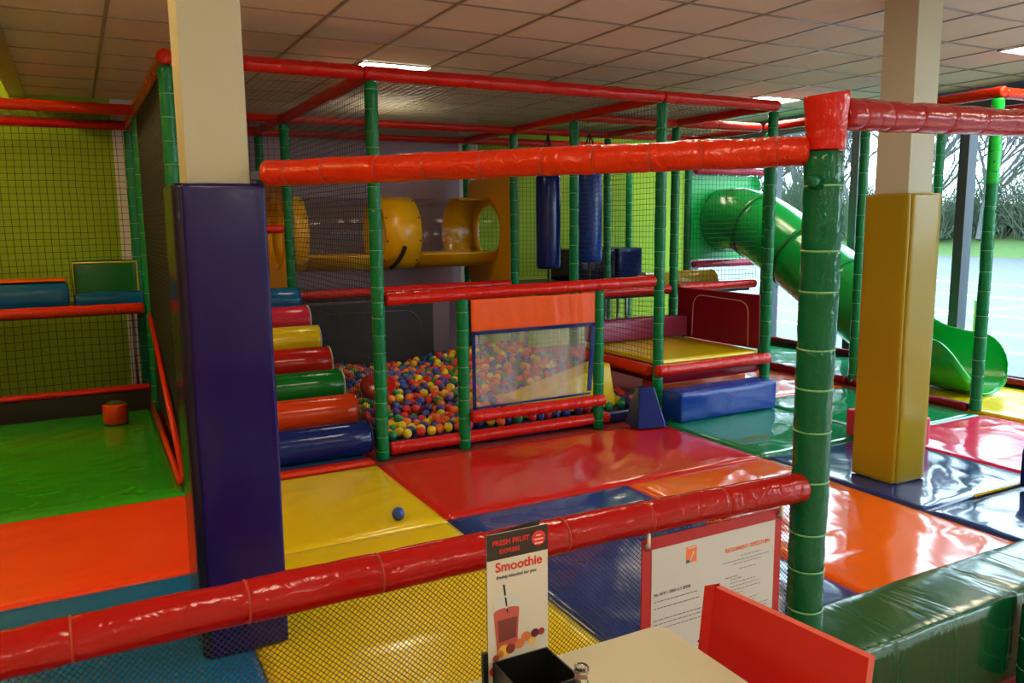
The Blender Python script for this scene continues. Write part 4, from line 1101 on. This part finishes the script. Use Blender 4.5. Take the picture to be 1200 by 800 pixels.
quad([(.018, CH - .155), (.056, CH - .155), (.053, CH - .192), (.020, CH - .196)], 'cupbrown', y_ - .0004)
quad([(.029, CH - .092), (.0325, CH - .092), (.0385, CH - .144), (.036, CH - .144)], 'black', y_ - .0005)
quad([(.0305, CH - .112), (.035, CH - .112), (.036, CH - .116), (.031, CH - .116)], 'paper', y_ - .0006); quad([(.033, CH - .132), (.0375, CH - .132), (.0378, CH - .136), (.0335, CH - .136)], 'paper', y_ - .0006)
for cx, cz, r, m in ((.014, .222, .006, 'fruit2'), (.030, .213, .012, 'fruit4'), (.042, .211, .009, 'fruit2'), (.060, .206, .009, 'fruit1'), (.072, .196, .009, 'fruit1'), (.090, .194, .008, 'fruit3'), (.103, .194, .0065, 'fruit2'), (.084, .207, .007, 'fruit4'), (.022, .216, .007, 'fruit1')):
    disc(cx, CH - cz, r, m, y_ - .0007)
disc(.010, CH - .245, .009, 'inkred', y_ - .0003)
o = b.build('printed_cup', o1); o.location = (0, 0, 0)
b = MB(); b.box(-.011, -.002, -.004, .004, 0, .125, M['black']); b.box(-.011, .003, .03, .034, 0, .05, M['black']); o = b.build('side_clip', e2); o.location = (0, 0, 0)

b = MB(); prof = [(.0001, 0), (.026, 0), (.029, .004), (.029, .085), (.024, .105), (.0115, .125), (.0105, .140), (.0125, .142), (.0125, .150), (.0105, .1525), (.009, .1525), (.009, .140), (.0095, .125), (.021, .103), (.0262, .084), (.0262, .006), (.0001, .005)]
b.lathe(prof, M['bottle'], 36); o = b.build('glass_bottle'); o.location = (.657, 1.005, .7505); tag(o, 'small clear glass bottle on the table beside the black holder', 'bottle')

# ------------------------------------------------------------------ outdoors
b = MB(); b.box(XW + .2, 75, -40, 85, -.32, -.12, M['asphalt']); struct(b.build('ground'), 'pale wet asphalt car park outside')
b = MB()
for x, y0, y1 in ((10.4, 4.6, 12), (12.0, 3.5, 13), (14.2, 2, 16), (17.5, 2, 18), (21, 0, 22)):
    b.box(x, x + .12 + x * .004, y0, y1, -.119, -.114, M['line'])
b.box(10.4, 21, 9.0, 9.15, -.1185, -.1145, M['line'])
struct(b.build('road_marking'), 'white parking lines outside')
b = MB(); vs = []; fs = []; n = 40
for i in range(n + 1):
    for j in range(13):
        y = -30 + 110 * i / n; x = 35.5 + 34 * j / 12
        vs.append((x + noise.noise(Vector((0, y * .2, 0))) * .5, y, -.118 + min(1, j / 3) * .9 + noise.noise(Vector((x * .3, y * .3, 2))) * .3 * min(1, j) + max(0, j - 4) * .25))
for i in range(n):
    for j in range(12):
        a = i * 13 + j; fs.append((a, a + 1, a + 14, a + 13))
b.add(vs, fs, M['grass']); struct(b.build('grass_bank'), 'grass bank outside')
b = MB(); rr = random.Random(5)
bm = bmesh.new(); bmesh.ops.create_icosphere(bm, subdivisions=3, radius=1.); 
IV = [v.co.copy() for v in bm.verts]; IF = [[v.index for v in f.verts] for f in bm.faces]; bm.free()
def bushmesh(seed):
    rr = random.Random(seed); b = MB()
    for k in range(70):
        p = Vector((rr.uniform(-.7, .7), rr.uniform(-.7, .7), 0)); d_ = Vector((rr.uniform(-.6, .6), rr.uniform(-.6, .6), 1)).normalized(); L = rr.uniform(1.2, 2.8); pts = [p]
        for i in range(4): d_ = (d_ + Vector((rr.uniform(-.35, .35), rr.uniform(-.35, .35), rr.uniform(-.25, .1)))).normalized(); pts.append(pts[-1] + d_ * L / 4)
        b.tube(pts, [.02, .016, .013, .01, .005], M['scrub'], 3, caps=False)
        for q in range(4):
            a = pts[rr.randint(1, 4)]; b.tube([a, a + Vector((rr.uniform(-.5, .5), rr.uniform(-.5, .5), rr.uniform(.0, .7)))], [.009, .004], M['scrub'], 3, caps=False)
    return b
def treemesh(seed):
    rr = random.Random(seed); b = MB()
    def br(p, d, L, r, lv):
        pts = [p]; dd = d.copy()
        for i in range(3):
            dd = (dd + Vector((rr.uniform(-.2, .2), rr.uniform(-.2, .2), rr.uniform(-.05, .15)))).normalized(); pts.append(pts[-1] + dd * L / 3)
        b.tube(pts, [r, r * .85, r * .7, r * .5], M['bark'], 6 if lv < 2 else 3, caps=False)
        if lv < 4:
            for k in range(5 if lv else 8):
                q = rr.choice(pts[1:]); a = rr.uniform(0, 2 * PI)
                nd = (dd + Vector((math.cos(a), math.sin(a), rr.uniform(-.1, .6))) * rr.uniform(.5, 1.)).normalized()
                br(q, nd, L * rr.uniform(.5, .75), max(.007, r * .5), lv + 1)
    br(Vector((0, 0, 0)), Vector((0, 0, 1)), 3.8, .09, 0)
    return b
bm_ = [bushmesh(s_) for s_ in (11, 12, 13)]
for i in range(150):
    y = -14 + i * .5 + rr.uniform(-.6, .6); x = 39 + rr.uniform(0, 8); s_ = rr.uniform(1.1, 1.9)
    A = np.array([tuple(v) for v in bm_[i % 3].v]) * s_; an = rr.uniform(0, 6); A = np.stack([A[:, 0] * math.cos(an) - A[:, 1] * math.sin(an) + x, A[:, 0] * math.sin(an) + A[:, 1] * math.cos(an) + y, A[:, 2] + .55], 1)
    o_ = len(b.v); b.mi(M['scrub']); b.v += [tuple(v) for v in A]; b.f += [[o_ + q for q in f_] for f_ in bm_[i % 3].f]; b.m += [0] * len(bm_[i % 3].f); b.sm += [True] * len(bm_[i % 3].f)
tag(b.build('undergrowth'), 'grey green twiggy undergrowth along the bank outside', 'undergrowth', None, 'stuff')
tm_ = [treemesh(s_) for s_ in (1, 2, 3)]
b = MB()
for i in range(46):
    y = -18 + i * 1.8 + rr.uniform(-.6, .6); x = 40 + rr.uniform(0, 11)
    s_ = rr.uniform(1.3, 2.0); mt = Matrix.Translation((x, y, .5)) @ Matrix.Rotation(rr.uniform(0, 6), 4, 'Z') @ Matrix.Scale(s_, 4)
    tb = tm_[i % 3]; A = np.array([tuple(v) for v in tb.v]); A = A @ np.array(mt.to_3x3()).T + np.array(mt.translation)
    o_ = len(b.v); b.mi(M['bark']); b.v += [tuple(v) for v in A]; b.f += [[o_ + q for q in f_] for f_ in tb.f]; b.m += [0] * len(tb.f); b.sm += [True] * len(tb.f)
tag(b.build('woodland'), 'hazy belt of bare winter trees beyond the car park', 'trees', None, 'stuff')
b = MB(); b.box(9.46, 9.56, 5.82, 5.90, -.12, .62, M['limepost'])
for z in (.45, .56): b.tube([(9.455, 5.86, z), (9.465, 5.86, z)], .012, M['bolt'], 8)
tag(b.build('bollard', loc=(9.5, 5.86, -.12)), 'lime green bollard standing outside the window', 'bollard')

# ------------------------------------------------------------------ light
W = bpy.data.worlds.new('World'); S.world = W; W.use_nodes = True
nt = W.node_tree; bg = nt.nodes['Background']
tc = nt.nodes.new('ShaderNodeTexCoord'); sep = nt.nodes.new('ShaderNodeSeparateXYZ'); ramp = nt.nodes.new('ShaderNodeValToRGB')
nt.links.new(tc.outputs['Generated'], sep.inputs[0]); nt.links.new(sep.outputs['Z'], ramp.inputs[0]); nt.links.new(ramp.outputs[0], bg.inputs[0])
ramp.color_ramp.elements[0].position = .0; ramp.color_ramp.elements[0].color = (.82, .95, 1, 1)
ramp.color_ramp.elements[1].position = .6; ramp.color_ramp.elements[1].color = (.68, .88, 1, 1)
bg.inputs[1].default_value = 6.2
def area(name, loc, rot, sx_, sy_, power, col):
    d = bpy.data.lights.new(name, 'AREA'); d.shape = 'RECTANGLE'; d.size = sx_; d.size_y = sy_; d.energy = power; d.color = col
    o = bpy.data.objects.new(name, d); C.objects.link(o); o.location = loc; o.rotation_euler = rot; return o
# warm tubes of the higher ceiling at the left
M['tubeglow'] = mat('warm tube light', (1, 1, 1), .5, emit=(1., .66, .22), estr=110.)
for (x, y) in ((-1.6, 8.0), (-1.8, 5.5), (-2.2, 2.6), (-1.8, -.5)):
    e_ = empty('tube_lamp', (x, y, 3.5), 'warm tube lamp on the raised ceiling at the left', 'lamp', 'warm tube lamps')
    b = MB(); b.box(-.06, .06, -.65, .65, -.05, 0.03, M['tbar']); o = b.build('housing', e_); o.location = (0, 0, 0)
    b = MB(); b.tube([(0, -.6, -.075), (0, .6, -.075)], .02, M['tubeglow'], 10); o = b.build('tube', e_); o.location = (0, 0, 0)

M['globe'] = mat('warm white globe', (1, 1, 1), .4, emit=(1., .97, .88), estr=20.)  # unseen globes added to brighten the ceiling and the column fronts
for (x, y) in ((-2.6, -1.0), (-.6, -2.4), (1.6, -2.8), (3.6, -2.4), (5.6, -1.0), (6.9, 1.2)):
    e_ = empty('pendant_lamp', (x, y, 2.25), 'round white pendant lamp over the cafe tables behind the viewer', 'lamp', 'cafe pendant lamps')
    b = MB(); b.lathe([(.0001, -.13)] + [(.13 * math.sin(PI * k / 12), -.13 * math.cos(PI * k / 12)) for k in range(1, 12)] + [(.0001, .13)], M['globe'], 20); o = b.build('globe', e_); o.location = (0, 0, 0)
    zt_ = (ZC if x > -.4 else 3.55) - 2.25
    b = MB(); b.tube([(0, 0, .13), (0, 0, zt_)], .004, M['black'], 6); o = b.build('cord', e_); o.location = (0, 0, 0)

# ------------------------------------------------------------------ camera
cam = bpy.data.cameras.new('camera'); co = bpy.data.objects.new('camera', cam); C.objects.link(co); S.camera = co
cam.sensor_width = 36; cam.lens = 948.17 / 1200 * 36; cam.clip_end = 200
yaw, pit, rol = [math.radians(v) for v in (28.17, 8.359, .581)]
f = Vector((math.sin(yaw) * math.cos(pit), math.cos(yaw) * math.cos(pit), -math.sin(pit))); r = Vector((math.cos(yaw), -math.sin(yaw), 0)); d = f.cross(r)
R_ = r * math.cos(rol) + d * math.sin(rol); D_ = -r * math.sin(rol) + d * math.cos(rol)
co.matrix_world = Matrix(((R_.x, -D_.x, -f.x, 0), (R_.y, -D_.y, -f.y, 0), (R_.z, -D_.z, -f.z, 1.6), (0, 0, 0, 1)))

S.view_settings.view_transform = 'Standard'; S.view_settings.look = 'None'; S.view_settings.gamma = 1; S.view_settings.use_curve_mapping = False
S.view_settings.exposure = .64
S.cycles.use_denoising = True
S.cycles.max_bounces = 8; S.cycles.transparent_max_bounces = 24; S.cycles.sample_clamp_indirect = 6.
S.cycles.caustics_reflective = False
